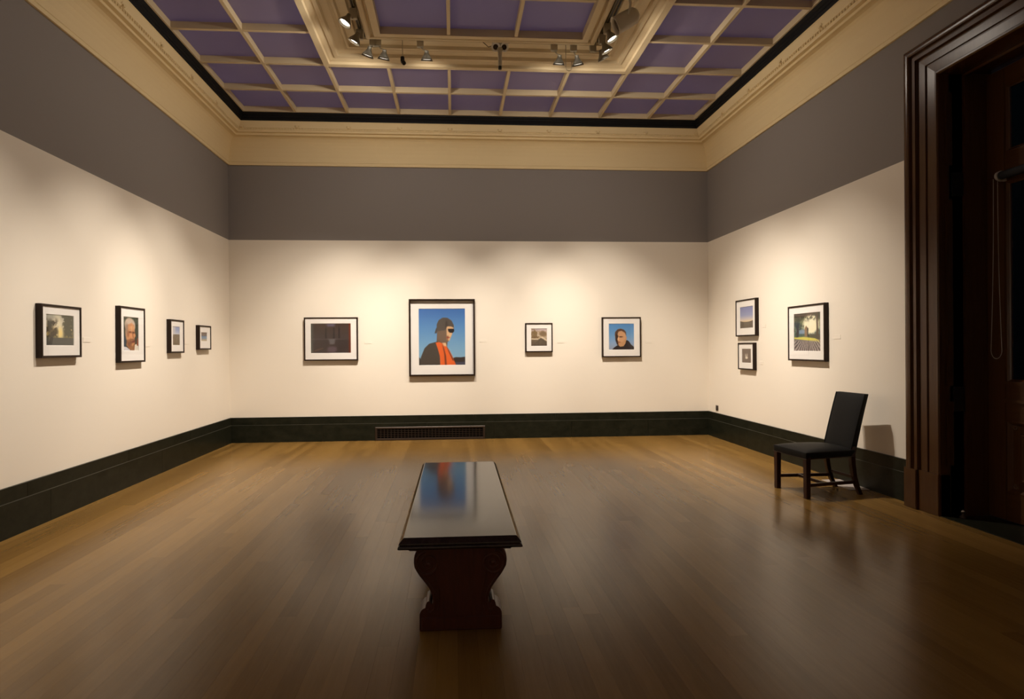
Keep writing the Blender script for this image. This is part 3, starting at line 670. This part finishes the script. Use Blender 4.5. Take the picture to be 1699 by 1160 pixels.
def picture(wallside, c0, c1, z0, z1, prnt, art, label, depth=0.05, fw=0.019, n=84, lift=0.008):
    """c0,c1 run along the wall as seen left to right; prnt = (left, right, bottom, top) margins -> print rectangle in world"""
    cx, cz = (c0+c1)/2, (z0+z1)/2; hw, hh = abs(c1-c0)/2, (z1-z0)/2
    loc, rz = {'back': ((cx, YB, z0), 0), 'left': ((XL, cx, z0), PI/2), 'right': ((XR, cx, z0), -PI/2)}[wallside]
    t = tag(empty('framed_photograph', loc, rz), label, 'picture', None)
    sgn = -1 if wallside == 'right' else 1
    # frame (mitred moulding)
    bm = bmesh.new()
    sweep(bm, [(0, 0.001), (0, depth-0.003), (0.003, depth), (fw-0.002, depth), (fw, depth-0.002), (fw, 0.004), (0.004, 0.001)], [(-hw, 0), (hw, 0), (hw, 2*hh), (-hw, 2*hh)], True, lambda u, v, b: (u, -b, v), close_prof=True)
    obj('frame', bm, M_['frame'], t)
    p0, p1 = sorted(((prnt[0]-cx)*sgn, (prnt[1]-cx)*sgn)); q0, q1 = prnt[2]-z0, prnt[3]-z0
    ym = -(depth-lift)
    bm = bmesh.new()                                    # mat board with bevelled window, print behind it
    sweep(bm, [(0, 0.004), (0, 0.0), (-0.003, -0.003)], [(p0, q0), (p1, q0), (p1, q1), (p0, q1)], True, lambda u, v, b: (u, ym-b+0.0, v))
    o4 = [(-hw+fw, fw), (hw-fw, fw), (hw-fw, 2*hh-fw), (-hw+fw, 2*hh-fw)]; i4 = [(p0-0.003, q0-0.003), (p1+0.003, q0-0.003), (p1+0.003, q1+0.003), (p0-0.003, q1+0.003)]
    bm.free(); bm = bmesh.new()
    O_ = [bm.verts.new((a, ym, b)) for a, b in o4]; I_ = [bm.verts.new((a, ym, b)) for a, b in i4]; B_ = [bm.verts.new((a, ym+0.004, b)) for a, b in [(p0, q0), (p1, q0), (p1, q1), (p0, q1)]]
    K_ = [bm.verts.new((a, ym+0.004, b)) for a, b in o4]
    for k in range(4):
        j = (k+1) % 4
        bm.faces.new((O_[k], O_[j], I_[j], I_[k])); bm.faces.new((I_[k], I_[j], B_[j], B_[k])); bm.faces.new((O_[k], O_[j], K_[j], K_[k]))
    o = obj('mat_board', bm, M_['mat'], t); o['label'] = 'white mat board'
    nx, ny, U, V = grid_uv(p1-p0, q1-q0, n)
    im = np.clip(art(U, V), 0, 1); lin = np.where(im <= 0.04045, im/12.92, ((im+0.055)/1.055)**2.4)
    verts = np.stack([p0+U*(p1-p0), np.full(U.shape, ym+0.0045), q0+V*(q1-q0)], -1).reshape(-1, 3)
    idx = np.arange((nx+1)*(ny+1)).reshape(ny+1, nx+1)
    faces = np.stack([idx[:-1, :-1], idx[:-1, 1:], idx[1:, 1:], idx[1:, :-1]], -1).reshape(-1, 4)
    me = bpy.data.meshes.new('photo_print'); me.from_pydata(verts.tolist(), [], faces.tolist())
    ca = me.color_attributes.new('ink', 'FLOAT_COLOR', 'POINT')
    ca.data.foreach_set('color', np.concatenate([lin.reshape(-1, 3), np.ones((lin.shape[0]*lin.shape[1], 1))], 1).ravel())
    me.materials.append(M_['print']); pr_ = link(bpy.data.objects.new('photo_print', me), t)
    bm = bmesh.new(); yg = -(depth-0.004)
    v4 = [bm.verts.new((a, yg, b)) for a, b in o4]; bm.faces.new(v4)
    obj('glazing', bm, M_['glass'], t)
    return t
P = picture
P('left', 4.911, 5.418, 1.363, 1.812, (4.979, 5.320, 1.469, 1.727), art_path_trees, 'framed photo of sunlit dark trees over a lawn, leftmost on the left wall')
P('left', 6.020, 6.491, 1.295, 1.875, (6.095, 6.371, 1.420, 1.768), art_old_man, 'tall framed photo of a white-haired person looking aside, second on the left wall')
P('left', 7.053, 7.400, 1.386, 1.791, (7.123, 7.298, 1.482, 1.706), art_hill, 'small framed photo of blue sky over a brown hillside, left wall')
P('left', 7.827, 8.196, 1.424, 1.751, (7.900, 8.079, 1.539, 1.657), art_beach, 'small framed landscape with a tiny print, left wall nearest the far corner')
P('back', -2.284, -1.472, 1.243, 1.907, (-2.182, -1.580, 1.360, 1.811), art_night_room, 'framed wide dark photograph of a dim interior, leftmost on the far wall')
P('back', -0.689, 0.334, 0.987, 2.184, (-0.539, 0.179, 1.158, 2.035), art_cap_portrait, 'largest framed photo, person in backwards cap, sunglasses and orange top against blue sky', 0.058, 0.026, 110, 0.040)
P('back', 1.123, 1.555, 1.347, 1.806, (1.216, 1.464, 1.447, 1.716), art_bw_road, 'small framed sepia photo of a road and trees, far wall between two portraits')
P('back', 2.346, 2.972, 1.258, 1.893, (2.457, 2.860, 1.378, 1.788), art_young_man, 'framed portrait of a person with cropped hair in a dark hooded coat under blue sky')
P('right', 7.985, 7.440, 1.557, 2.070, (7.870, 7.521, 1.670, 1.966), art_sunset, 'framed violet sky over dark ridge, upper of the stacked pair on the right wall')
P('right', 7.925, 7.501, 1.090, 1.467, (7.822, 7.580, 1.189, 1.381), art_moth, 'small framed pale shape on dark ground, lower of the stacked pair, right wall')
P('right', 6.696, 6.006, 1.243, 1.891, (6.584, 6.093, 1.359, 1.794), art_garden, 'framed photo of sun through garden trees and long shadows, right wall above the chair')

# caption cards
def card(side, c, z, label, w_=0.11, h_=0.045):
    loc, rz = {'back': ((c, YB, z), 0), 'left': ((XL, c, z), PI/2), 'right': ((XR, c, z), -PI/2)}[side]
    bm = bmesh.new(); bx(bm, -w_/2, w_/2, -0.003, 0, 0, h_); bmesh.ops.bevel(bm, geom=bm.edges[:], offset=0.0008, segments=1, affect='EDGES')
    tag(obj('caption_card', bm, M_['card'], None, False, loc, (0, 0, rz)), label, 'label', 'cream caption cards beside the photographs')
card('left', 5.567, 1.50, 'small cream caption card beside the sunlit tree photo on the left wall')
card('left', 6.62, 1.46, 'small cream caption card beside the white-haired portrait')
card('left', 7.563, 1.494, 'small cream caption card beside the blue sky and brown hillside photo')
card('left', 8.31, 1.494, 'small cream caption card beside the small picture nearest the far left corner')
card('back', -1.324, 1.496, 'small cream caption card right of the wide dark photograph')
card('back', 0.46, 1.510, 'small cream caption card right of the largest portrait in orange')
card('back', 1.693, 1.488, 'small cream caption card right of the small sepia road photo')
card('back', 3.109, 1.483, 'small cream caption card right of the cropped-hair portrait on the far wall')
card('right', 7.31, 1.664, 'small cream caption card beside the violet sky photo on the right wall', 0.09)
card('right', 7.384, 1.172, 'small cream caption card beside the lower stacked picture on the right wall', 0.09)
card('right', 5.869, 1.488, 'small cream caption card beside the garden shadow photo on the right wall')

# socket on right wall
t = tag(empty('wall_socket', (XR, 8.675, 0.418), -PI/2), 'small brown socket plate low on the right wall near the far corner', 'socket')
o = box('cover_plate', -0.036, 0.036, -0.010, 0, 0, 0.082, M_['brownplate'], t, 0.002)
box('socket_insert', -0.016, 0.016, -0.013, -0.009, 0.012, 0.070, M_['blackplastic'], t, 0.001)

# ------------------------------------------------------------------ bench
t = tag(empty('bench', (0.026, 2.83, 0), math.radians(-0.4)), 'dark carved wooden bench with polished top, scroll ends, in the middle of the floor', 'bench')
BL, HW = 1.93, 0.309                                  # length and half width of the slab
bm = bmesh.new()
pts = [(-HW, 0), (HW, 0), (HW, BL), (-HW, BL)]
ep = [(0.30, 0.480), (0.030, 0.480), (0.026, 0.478), (0.014, 0.466), (0.006, 0.457), (0.005, 0.452), (0.009, 0.450), (0.009, 0.447)] + \
     [(0.010-0.010*math.cos(math.radians(a)), 0.436+0.010*math.sin(math.radians(a))) for a in (70, 35, 0, -35, -70)] + [(0.02, 0.425), (0.30, 0.425)]
ep = [(0.030, 0.480)] + ep[2:-1]
rows = []
sweep(bm, ep, pts, True, fz)
bm.verts.ensure_lookup_table(); n = len(ep)
bm.faces.new([bm.verts[i*n] for i in range(4)]); bm.faces.new([bm.verts[i*n+n-1] for i in range(4)][::-1])
obj('seat_top', bm, M_['benchtop'], t)
bm = bmesh.new(); bx(bm, -HW+0.052, HW-0.052, 0.035, BL-0.035, 0.411, 0.425); bmesh.ops.bevel(bm, geom=bm.edges[:], offset=0.003, segments=2, affect='EDGES')
obj('under_moulding', bm, M_['benchwood'], t)
outline = [(0.214, 0.411), (0.222, 0.40), (0.229, 0.385), (0.233, 0.365), (0.2335, 0.345), (0.230, 0.322), (0.2186, 0.300), (0.203, 0.276), (0.187, 0.256), (0.170, 0.233), (0.154, 0.209),
           (0.145, 0.185), (0.140, 0.162), (0.140, 0.14), (0.150, 0.135)]
foot = [(0.150, 0.135), (0.152, 0.146), (0.160, 0.151), (0.170, 0.147), (0.175, 0.135), (0.178, 0.118), (0.190, 0.112), (0.200, 0.102), (0.206, 0.088), (0.207, 0.078), (0.207, 0.008), (0.203, 0.0)]
def support(y0, y1, front):
    full = outline + foot[1:]
    poly2 = full + [(-x, z) for x, z in full[::-1]]
    bm = bmesh.new()
    A = [bm.verts.new((x, y0, z)) for x, z in poly2]; B = [bm.verts.new((x, y1, z)) for x, z in poly2]
    k = len(poly2)
    for i in range(k): bm.faces.new((A[i], A[(i+1) % k], B[(i+1) % k], B[i]))
    for a_, b_, c_ in tessellate_polygon([[Vector((x, z, 0)) for x, z in poly2]]):
        bm.faces.new((A[c_], A[b_], A[a_])); bm.faces.new((B[a_], B[b_], B[c_]))
    s = obj('scroll_support', bm, M_['benchwood'], t)
    for yf, sg in ((y0, -1), (y1, 1)):
        for sx in (-1, 1):
            bm = bmesh.new()
            c = (0.163, 0.338); sp = []
            for i in range(46):                          # volute
                a = math.radians(80 - i*18); r = 0.064*(1-i/52.0)
                sp.append((sx*(c[0]+r*math.cos(a)), yf, c[1]+r*math.sin(a)))
            tube(bm, sp, [0.0075*(1-i/70) for i in range(46)], 6)
            lathe(bm, [(0.013, 0), (0.011, 0.008), (0.001, 0.011)], 10, Matrix.Translation((sx*c[0], yf, c[1])) @ Matrix.Rotation(sg*-PI/2, 4, 'X'))
            rib = [(x-0.012, z) for x, z in outline[3:14]] + [(0.132, 0.12), (0.136, 0.105), (0.15, 0.096), (0.165, 0.10), (0.166, 0.112)]
            tube(bm, [(sx*x, yf, z) for x, z in rib], 0.006, 6)
            rib2 = [(0.128, 0.30), (0.125, 0.27), (0.118, 0.24), (0.110, 0.21), (0.106, 0.17), (0.108, 0.13), (0.118, 0.10)]
            obj('carved_scroll', bm, M_['benchwood'], s)
            bm = bmesh.new(); tube(bm, [(sx*x, yf, z) for x, z in rib2], 0.004, 6); obj('carved_rib', bm, M_['benchwood'], s)
        bm = bmesh.new()
        ya, yb = sorted((yf, yf+sg*0.008)); bx(bm, -0.198, 0.198, ya, yb, 0.010, 0.070); bmesh.ops.bevel(bm, geom=bm.edges[:], offset=0.003, segments=1, affect='EDGES')
        obj('base_panel', bm, M_['benchwood'], s)
support(0.055, 0.185, True); support(BL-0.185, BL-0.055, False)
box('beam', -0.03, 0.03, 0.185, BL-0.185, 0.30, 0.411, M_['benchwood'], t, 0.004)
box('stretcher', -0.025, 0.025, 0.185, BL-0.185, 0.055, 0.115, M_['benchwood'], t, 0.004)

# ------------------------------------------------------------------ chair (local: +x backwards, y across)
t = tag(empty('side_chair', (3.243, 5.318, 0), math.radians(5)), 'black upholstered high-backed chair with dark wooden legs by the right wall', 'chair')
CW, CD = 0.233, 0.56                                    # half width front, depth
def leg(pts, h0, name='leg'):
    bm = bmesh.new(); rings = []
    for (x, y, z), h in zip(pts, h0):
        rings.append([bm.verts.new((x+a*h, y+b*h, z)) for a, b in ((-1, -1), (1, -1), (1, 1), (-1, 1))])
    for A, B in zip(rings, rings[1:]):
        for j in range(4): bm.faces.new((A[j], A[(j+1) % 4], B[(j+1) % 4], B[j]))
    bm.faces.new(rings[0][::-1]); bm.faces.new(rings[-1])
    bmesh.ops.bevel(bm, geom=[e for e in bm.edges if abs(e.verts[0].co.z-e.verts[1].co.z) > 0.01], offset=0.003, segments=1, affect='EDGES')
    return obj(name, bm, M_['chairwood'], t)
for s in (-1, 1):
    leg([(0.0, s*(CW-0.022), 0), (0.0, s*(CW-0.022), 0.385)], [0.022, 0.024])
    leg([(0.60, s*(CW-0.075), 0), (0.560, s*(CW-0.070), 0.08), (0.527, s*(CW-0.067), 0.18), (0.507, s*(CW-0.065), 0.30), (0.503, s*(CW-0.065), 0.38), (0.520, s*(CW-0.07), 0.46)], [0.018, 0.019, 0.020, 0.022, 0.023, 0.02])
    bm = bmesh.new(); ya = s*(CW-0.022); yb = s*(CW-0.070)
    vs = bx(bm, 0.02, 0.545, -0.010, 0.010, 0.108, 0.138)
    for v in vs: v.co.y += ya + (yb-ya)*(v.co.x-0.02)/0.525
    obj('side_stretcher', bm, M_['chairwood'], t)
box('cross_stretcher', 0.20, 0.222, -CW+0.03, CW-0.03, 0.110, 0.136, M_['chairwood'], t, 0.002)
box('rear_stretcher', 0.535, 0.553, -CW+0.075, CW-0.075, 0.150, 0.176, M_['chairwood'], t, 0.002)
def cushion(name, f, nx, ny, m, par):
    bm = bmesh.new(); g = [[bm.verts.new(f(i/nx, j/ny, 1)) for j in range(ny+1)] for i in range(nx+1)]; b = [[bm.verts.new(f(i/nx, j/ny, 0)) for j in range(ny+1)] for i in range(nx+1)]
    for i in range(nx):
        for j in range(ny):
            bm.faces.new((g[i][j], g[i+1][j], g[i+1][j+1], g[i][j+1])); bm.faces.new((b[i][j], b[i][j+1], b[i+1][j+1], b[i+1][j]))
    for i in range(nx):
        bm.faces.new((g[i][0], b[i][0], b[i+1][0], g[i+1][0])); bm.faces.new((g[i][ny], g[i+1][ny], b[i+1][ny], b[i][ny]))
    for j in range(ny):
        bm.faces.new((g[0][j], g[0][j+1], b[0][j+1], b[0][j])); bm.faces.new((g[nx][j], b[nx][j], b[nx][j+1], g[nx][j+1]))
    o = obj(name, bm, m, par, True)
    md = o.modifiers.new('bevel', 'BEVEL'); md.width = 0.006; md.segments = 2; md.limit_method = 'ANGLE'; md.angle_limit = 0.9
    return o
def seatf(a, b, top):
    hw = CW+0.004-(0.050)*a; y = (2*b-1)*hw; x = -0.028+a*0.555
    e = (1-(2*a-1)**8)*(1-(2*b-1)**8); z = 0.436+0.034*((1-(2*a-1)**2)*(1-(2*b-1)**2))**0.6 if top else 0.364
    rx = 0.006*(1-e) if top else 0
    return (x, y, z-rx)
cushion('seat', seatf, 14, 14, M_['leather'], t)
bm = bmesh.new()                                        # piping along the lower edge of the seat
tube(bm, [(-0.028, -CW-0.004, 0.370), (-0.028, CW+0.004, 0.370), (0.527, CW-0.046, 0.370), (0.527, -CW+0.046, 0.370)], 0.004, 6, True)
obj('piping', bm, M_['chairwood'], t)
def backf(a, b, top):                                   # a up, b across, top = front face
    hw = 0.176+0.004*a; y = (2*b-1)*hw; z = 0.40+a*0.555; x0 = 0.482+0.135*a+0.02*a*a
    th = 0.062-0.018*a
    puff = 0.014*((1-(2*a-1)**4)*(1-(2*b-1)**4))
    return (x0-puff if top else x0+th, y, z)
cushion('backrest', backf, 12, 10, M_['leather'], t)
for s in (-1, 1):
    bm = bmesh.new(); P4 = [backf(i/8, 0.5+s*0.5, 1) for i in range(9)]
    tube(bm, [(x-0.001, y, z) for x, y, z in P4], 0.004, 6); obj('back_piping', bm, M_['leather'], t)

# floor plate beside the baseboard behind the chair
bm = bmesh.new(); bx(bm, 3.86, XR-TL-0.002, 5.36, 5.80, 0.0, 0.006); bmesh.ops.bevel(bm, geom=bm.edges[:], offset=0.002, segments=1, affect='EDGES')
tag(obj('floor_plate', bm, M_['greyplate']), 'flat pale grey plate on the floor behind the black chair', 'floor plate')

# ------------------------------------------------------------------ lamp tracks and lamps
TZ = ZI+0.105
def track(name_label, p0, p1):
    d = Vector(p1)-Vector(p0); ax = 0 if abs(d.x) > abs(d.y) else 1
    o0 = Vector(p0)
    t = tag(empty('lamp_track', tuple(o0)), name_label, 'track', 'lamp tracks in the ceiling moulding')
    L = d.length
    def seg(nm, off, w_, z0, z1, m):
        bm = bmesh.new()
        if ax == 0: bx(bm, 0, L, off-w_, off+w_, z0, z1)
        else: bx(bm, off-w_, off+w_, 0, L, z0, z1)
        obj(nm, bm, m, t)
    seg('channel', 0, 0.017, -0.012, 0.018, M_['conduit'])
    seg('slot', 0, 0.006, -0.014, -0.010, M_['blackplastic'])
    seg('cable_conduit', 0.045, 0.006, 0.0, 0.012, M_['blackplastic'])
    return t
YT, XT0, XT1 = RY1-0.515, RX0+0.515, RX1-0.515
track('grey lamp track along the far side of the ceiling moulding', (XT0+0.03, YT, TZ), (XT1-0.03, YT, TZ))
track('grey lamp track along the left side of the ceiling moulding', (XT0, RY0+0.55, TZ), (XT0, YT, TZ))
track('grey lamp track along the right side of the ceiling moulding', (XT1, RY0+0.55, TZ), (XT1, YT, TZ))

def aim_mat(d):
    return Vector(d).to_track_quat('Z', 'Y').to_matrix().to_4x4()
def lamp(mount, head, target, power, label, lit='on', spread=57, blend=1.0, group='bell-shaped track spotlights', size=0.05, kind='bell'):
    """mount = point on the track; head = centre of the lens rim; target = where the beam goes"""
    t = tag(empty('track_spotlight', mount), label, 'spotlight', group)
    mo = Vector(mount); h = Vector(head)-mo; d = (Vector(target)-Vector(head)).normalized()
    back = h - d*0.10
    bm = bmesh.new(); bx(bm, -0.038, 0.038, -0.024, 0.024, -0.125, -0.012); bmesh.ops.bevel(bm, geom=bm.edges[:], offset=0.006, segments=2, affect='EDGES')
    obj('transformer_box', bm, M_['housing'], t)
    bm = bmesh.new(); tube(bm, [(0, 0, -0.115), Vector((0, 0, -0.14))*0.6+back*0.4, back], 0.007, 8); obj('stem', bm, M_['housing'], t, True)
    R4 = Matrix.Translation(h) @ aim_mat(d)
    if kind == 'bell':
        bm = bmesh.new(); lathe(bm, [(0.001, -0.108), (0.022, -0.105), (0.026, -0.075), (0.040, -0.05), (0.058, -0.025), (0.068, 0.0), (0.066, 0.0), (0.055, -0.025), (0.036, -0.05), (0.020, -0.07)], 24, R4)
        obj('shade', bm, M_['shade'] if lit == 'off' else M_['bellmetal'], t, True)
        bm = bmesh.new(); lathe(bm, [(0.064, 0.0), (0.070, 0.0), (0.071, 0.006), (0.064, 0.007)], 24, R4); obj('rim', bm, M_['bellmetal'], t, True)
        r = 0.050; zl = -0.012
    bm = bmesh.new(); lathe(bm, [(r, zl), (r*0.6, zl+0.004), (0.0008, zl+0.005)], 20, R4)
    o = obj('lens', bm, {'on': M_['lens_on'], 'off': M_['lens_on'], 'dim': M_['lens_dim']}[lit], t, True)
    ld = bpy.data.lights.new('beam', 'SPOT'); ld.energy = power*LP; ld.color = LAMP_COL; ld.spot_size = math.radians(spread); ld.spot_blend = blend
    ld.shadow_soft_size = size*0.5
    lo = bpy.data.objects.new('beam', ld); link(lo, t)
    pd = bpy.data.lights.new('added_fill', 'SPOT'); pd.spot_size = math.radians(150); pd.spot_blend = 1.0; pd.energy = power*LP*FILL; pd.color = LAMP_COL; pd.shadow_soft_size = 0.03  # added wide fill, tilted to brighten the cornice and miss the ceiling ring
    po = bpy.data.objects.new('added_fill', pd); link(po, t); 
    po.matrix_local = Matrix.Translation(h + d*0.045) @ Vector((d.x, d.y, 0)).normalized().lerp(Vector((0, 0, -1)), 0.42).to_track_quat('-Z', 'Y').to_matrix().to_4x4()
    lo.matrix_local = Matrix.Translation(h + d*0.03) @ Vector(d).to_track_quat('-Z', 'Y').to_matrix().to_4x4()
    return t
B_ = YT
# far track, aimed at the far wall
lamp((-0.90, B_, TZ), (-0.97, 6.70, 4.80), (-2.75, 8.97, 0.2), 190, 'bell spotlight at the left end of the far track, half behind a lit lamp', 'off')
lamp((-0.845, B_-0.0, TZ), (-0.79, 6.74, 4.79), (-1.75, 8.97, 0.2), 300, 'bell spotlight second from the left end of the far track', 'off')
lamp((-0.36, B_, TZ), (-0.29, 6.74, 4.79), (-0.35, 8.97, 0.2), 320, 'bell spotlight right of the small hanging camera on the far track', 'off')
lamp((1.20, B_, TZ), (1.27, 6.74, 4.78), (1.05, 8.97, 0.2), 320, 'bell spotlight left of the wire hook on the far track', 'off')
lamp((1.43, B_, TZ), (1.50, 6.74, 4.78), (2.65, 8.97, 0.2), 330, 'bell spotlight right of the wire hook on the far track', 'off')
# left track, aimed at the left wall
lamp((XT0, 6.52, TZ), (-1.065, 6.37, 4.79), (-3.41, 7.2, 0.2), 300, 'lit spotlight on the left track nearest the far corner', 'on')
lamp((XT0, 6.12, TZ), (-1.10, 6.01, 4.79), (-3.41, 5.6, 0.2), 330, 'brightest lit spotlight, second along the left track', 'on')
lamp((XT0, 4.6, TZ), (-1.10, 4.5, 4.79), (-3.41, 3.9, 0.2), 200, 'added out-of-view spotlight on the left track, fill for the left wall', 'on')  # unseen lamp added to brighten the near part of the left wall
lamp((XT0, 2.9, TZ), (-1.10, 2.8, 4.79), (-3.41, 2.0, 0.5), 170, 'added out-of-view spotlight on the left track beside the viewer, fill for the foreground', 'on')  # unseen lamp added to lift the foreground by bounce
for x_, tx, lb in ((-0.5, -1.3, 'added unseen fill spotlight behind the viewer aimed at the near wall, left'), (1.2, 2.0, 'added unseen fill spotlight behind the viewer aimed at the near wall, right')):  # unseen pair added so the near wall bounces light into the foreground
    lamp((x_, RY0+0.55, TZ), (x_, RY0+0.45, 4.79), (tx, YF, 0.6), 150, lb, 'off')
# right track, aimed at the right wall
lamp((1.66, B_, TZ), (1.775, 6.60, 4.79), (4.09, 7.9, 0.2), 240, 'dimly glowing spotlight at the far end of the right track', 'dim')
lamp((XT1, 6.48, TZ), (1.765, 6.42, 4.79), (4.09, 7.0, 0.2), 230, 'lit spotlight second from the far end of the right track', 'on')
lamp((XT1, 6.26, TZ), (1.757, 6.17, 4.79), (4.09, 5.9, 0.2), 230, 'brightest lit spotlight on the right track under the large grey floodlight', 'on')
# large unlit cylinder spot
t = tag(empty('cylinder_spotlight', (XT1+0.01, 5.62, TZ)), 'large unlit grey cylinder floodlight on the right track, tilted sideways', 'spotlight')
bm = bmesh.new(); bx(bm, -0.03, 0.03, -0.08, 0.08, -0.07, -0.012); obj('adapter', bm, M_['greyhousing'], t)
bm = bmesh.new(); tube(bm, [(0.03, 0, -0.06), (0.06, 0.02, -0.16), (0.05, 0.06, -0.24)], 0.012, 8); obj('bracket', bm, M_['greyhousing'], t, True)
hd = Vector((-0.80, 0.12, -0.42)).normalized(); R4 = Matrix.Translation((-0.06, 0.16, -0.31)) @ aim_mat(hd)
bm = bmesh.new(); lathe(bm, [(0.001, -0.26), (0.05, -0.255), (0.082, -0.22), (0.088, -0.12), (0.088, -0.02), (0.094, 0.0), (0.086, 0.0), (0.080, -0.02), (0.080, -0.06)], 28, R4); obj('housing', bm, M_['greyhousing'], t, True)
bm = bmesh.new(); lathe(bm, [(0.080, -0.035), (0.04, -0.05), (0.0008, -0.055)], 28, R4); obj('lens', bm, M_['lens_off'], t, True)

# small black hanging camera
t = tag(empty('hanging_camera', (-0.565, YT+0.02, TZ-0.014)), 'small black camera hanging on a thin rod from the far track', 'camera')
bm = bmesh.new(); tube(bm, [(0, 0, 0), (0, 0, -0.22)], 0.004, 6); obj('rod', bm, M_['housing'], t)
bm = bmesh.new(); bx(bm, -0.022, 0.022, -0.022, 0.03, -0.28, -0.215); bmesh.ops.bevel(bm, geom=bm.edges[:], offset=0.006, segments=2, affect='EDGES'); obj('body', bm, M_['blackplastic'], t)
R4 = Matrix.Translation((0.012, -0.02, -0.285)) @ aim_mat((0.25, -0.6, -0.7))
bm = bmesh.new(); lathe(bm, [(0.001, -0.03), (0.02, -0.03), (0.024, 0.03), (0.018, 0.04), (0.001, 0.036)], 16, R4); obj('lens_barrel', bm, M_['blackplastic'], t, True)
# twin-socket sensor head with a tubular probe
t = tag(empty('sensor_head', (0.56, YT, TZ-0.0145)), 'white twin-socket sensor head with a black-tipped tube, centre of the far track', 'sensor')
bm = bmesh.new(); lathe(bm, [(0.001, 0.0), (0.06, -0.0), (0.085, -0.02), (0.09, -0.05), (0.085, -0.06), (0.001, -0.06)], 28); obj('base_dome', bm, M_['greyhousing'], t, True)
for s in (-1, 1):
    R4 = Matrix.Translation((s*0.052, -0.045, -0.105)) @ aim_mat((s*0.25, -0.9, -0.45))
    bm = bmesh.new(); lathe(bm, [(0.001, -0.05), (0.03, -0.05), (0.05, -0.01), (0.052, 0.0), (0.044, 0.0), (0.03, -0.012)], 22, R4); c_ = obj('socket_cup', bm, M_['mat'], t, True)
    bm = bmesh.new(); lathe(bm, [(0.030, -0.010), (0.001, -0.012)], 22, R4); obj('socket_bore', bm, M_['bronze'], c_)
bm = bmesh.new(); lathe(bm, [(0.001, 0.0), (0.030, -0.005), (0.034, -0.03), (0.024, -0.05), (0.022, -0.215), (0.001, -0.215)], 20, Matrix.Translation((0.0, -0.03, -0.105))); obj('probe_tube', bm, M_['housing'], t, True)
bm = bmesh.new(); lathe(bm, [(0.001, 0.0), (0.020, 0.0), (0.020, -0.035), (0.001, -0.035)], 20, Matrix.Translation((0.0, -0.03, -0.32))); o = obj('tip', bm, M_['blackplastic'], t, True); o['label'] = 'black tip'
bm = bmesh.new(); bx(bm, 0.05, 0.115, -0.05, -0.02, -0.045, -0.025); obj('clamp', bm, M_['steel'], t)
bm = bmesh.new(); tube(bm, [(-0.09, -0.02, -0.08), (-0.13, 0, -0.085), (-0.17, 0.0, -0.05), (-0.22, 0.0, -0.01), (-0.235, -0.0, -0.004)], 0.004, 6); o = obj('cable', bm, M_['bronze'], t, True); o['label'] = 'thin dark cable'
# wire hook
bm = bmesh.new()
tube(bm, [(-0.035, 0, 0.0), (-0.036, 0, -0.26)] + [(-0.036*math.cos(a), 0, -0.26-0.045*math.sin(a)) for a in [PI*i/8 for i in range(1, 8)]] + [(0.036, 0, -0.26), (0.034, 0, -0.19)], 0.0035, 6)
tag(obj('wire_hook', bm, M_['housing'], None, True, (1.385, YT+0.06, TZ-0.02)), 'pale U-shaped wire hook hanging between two spotlights on the far track', 'hook')
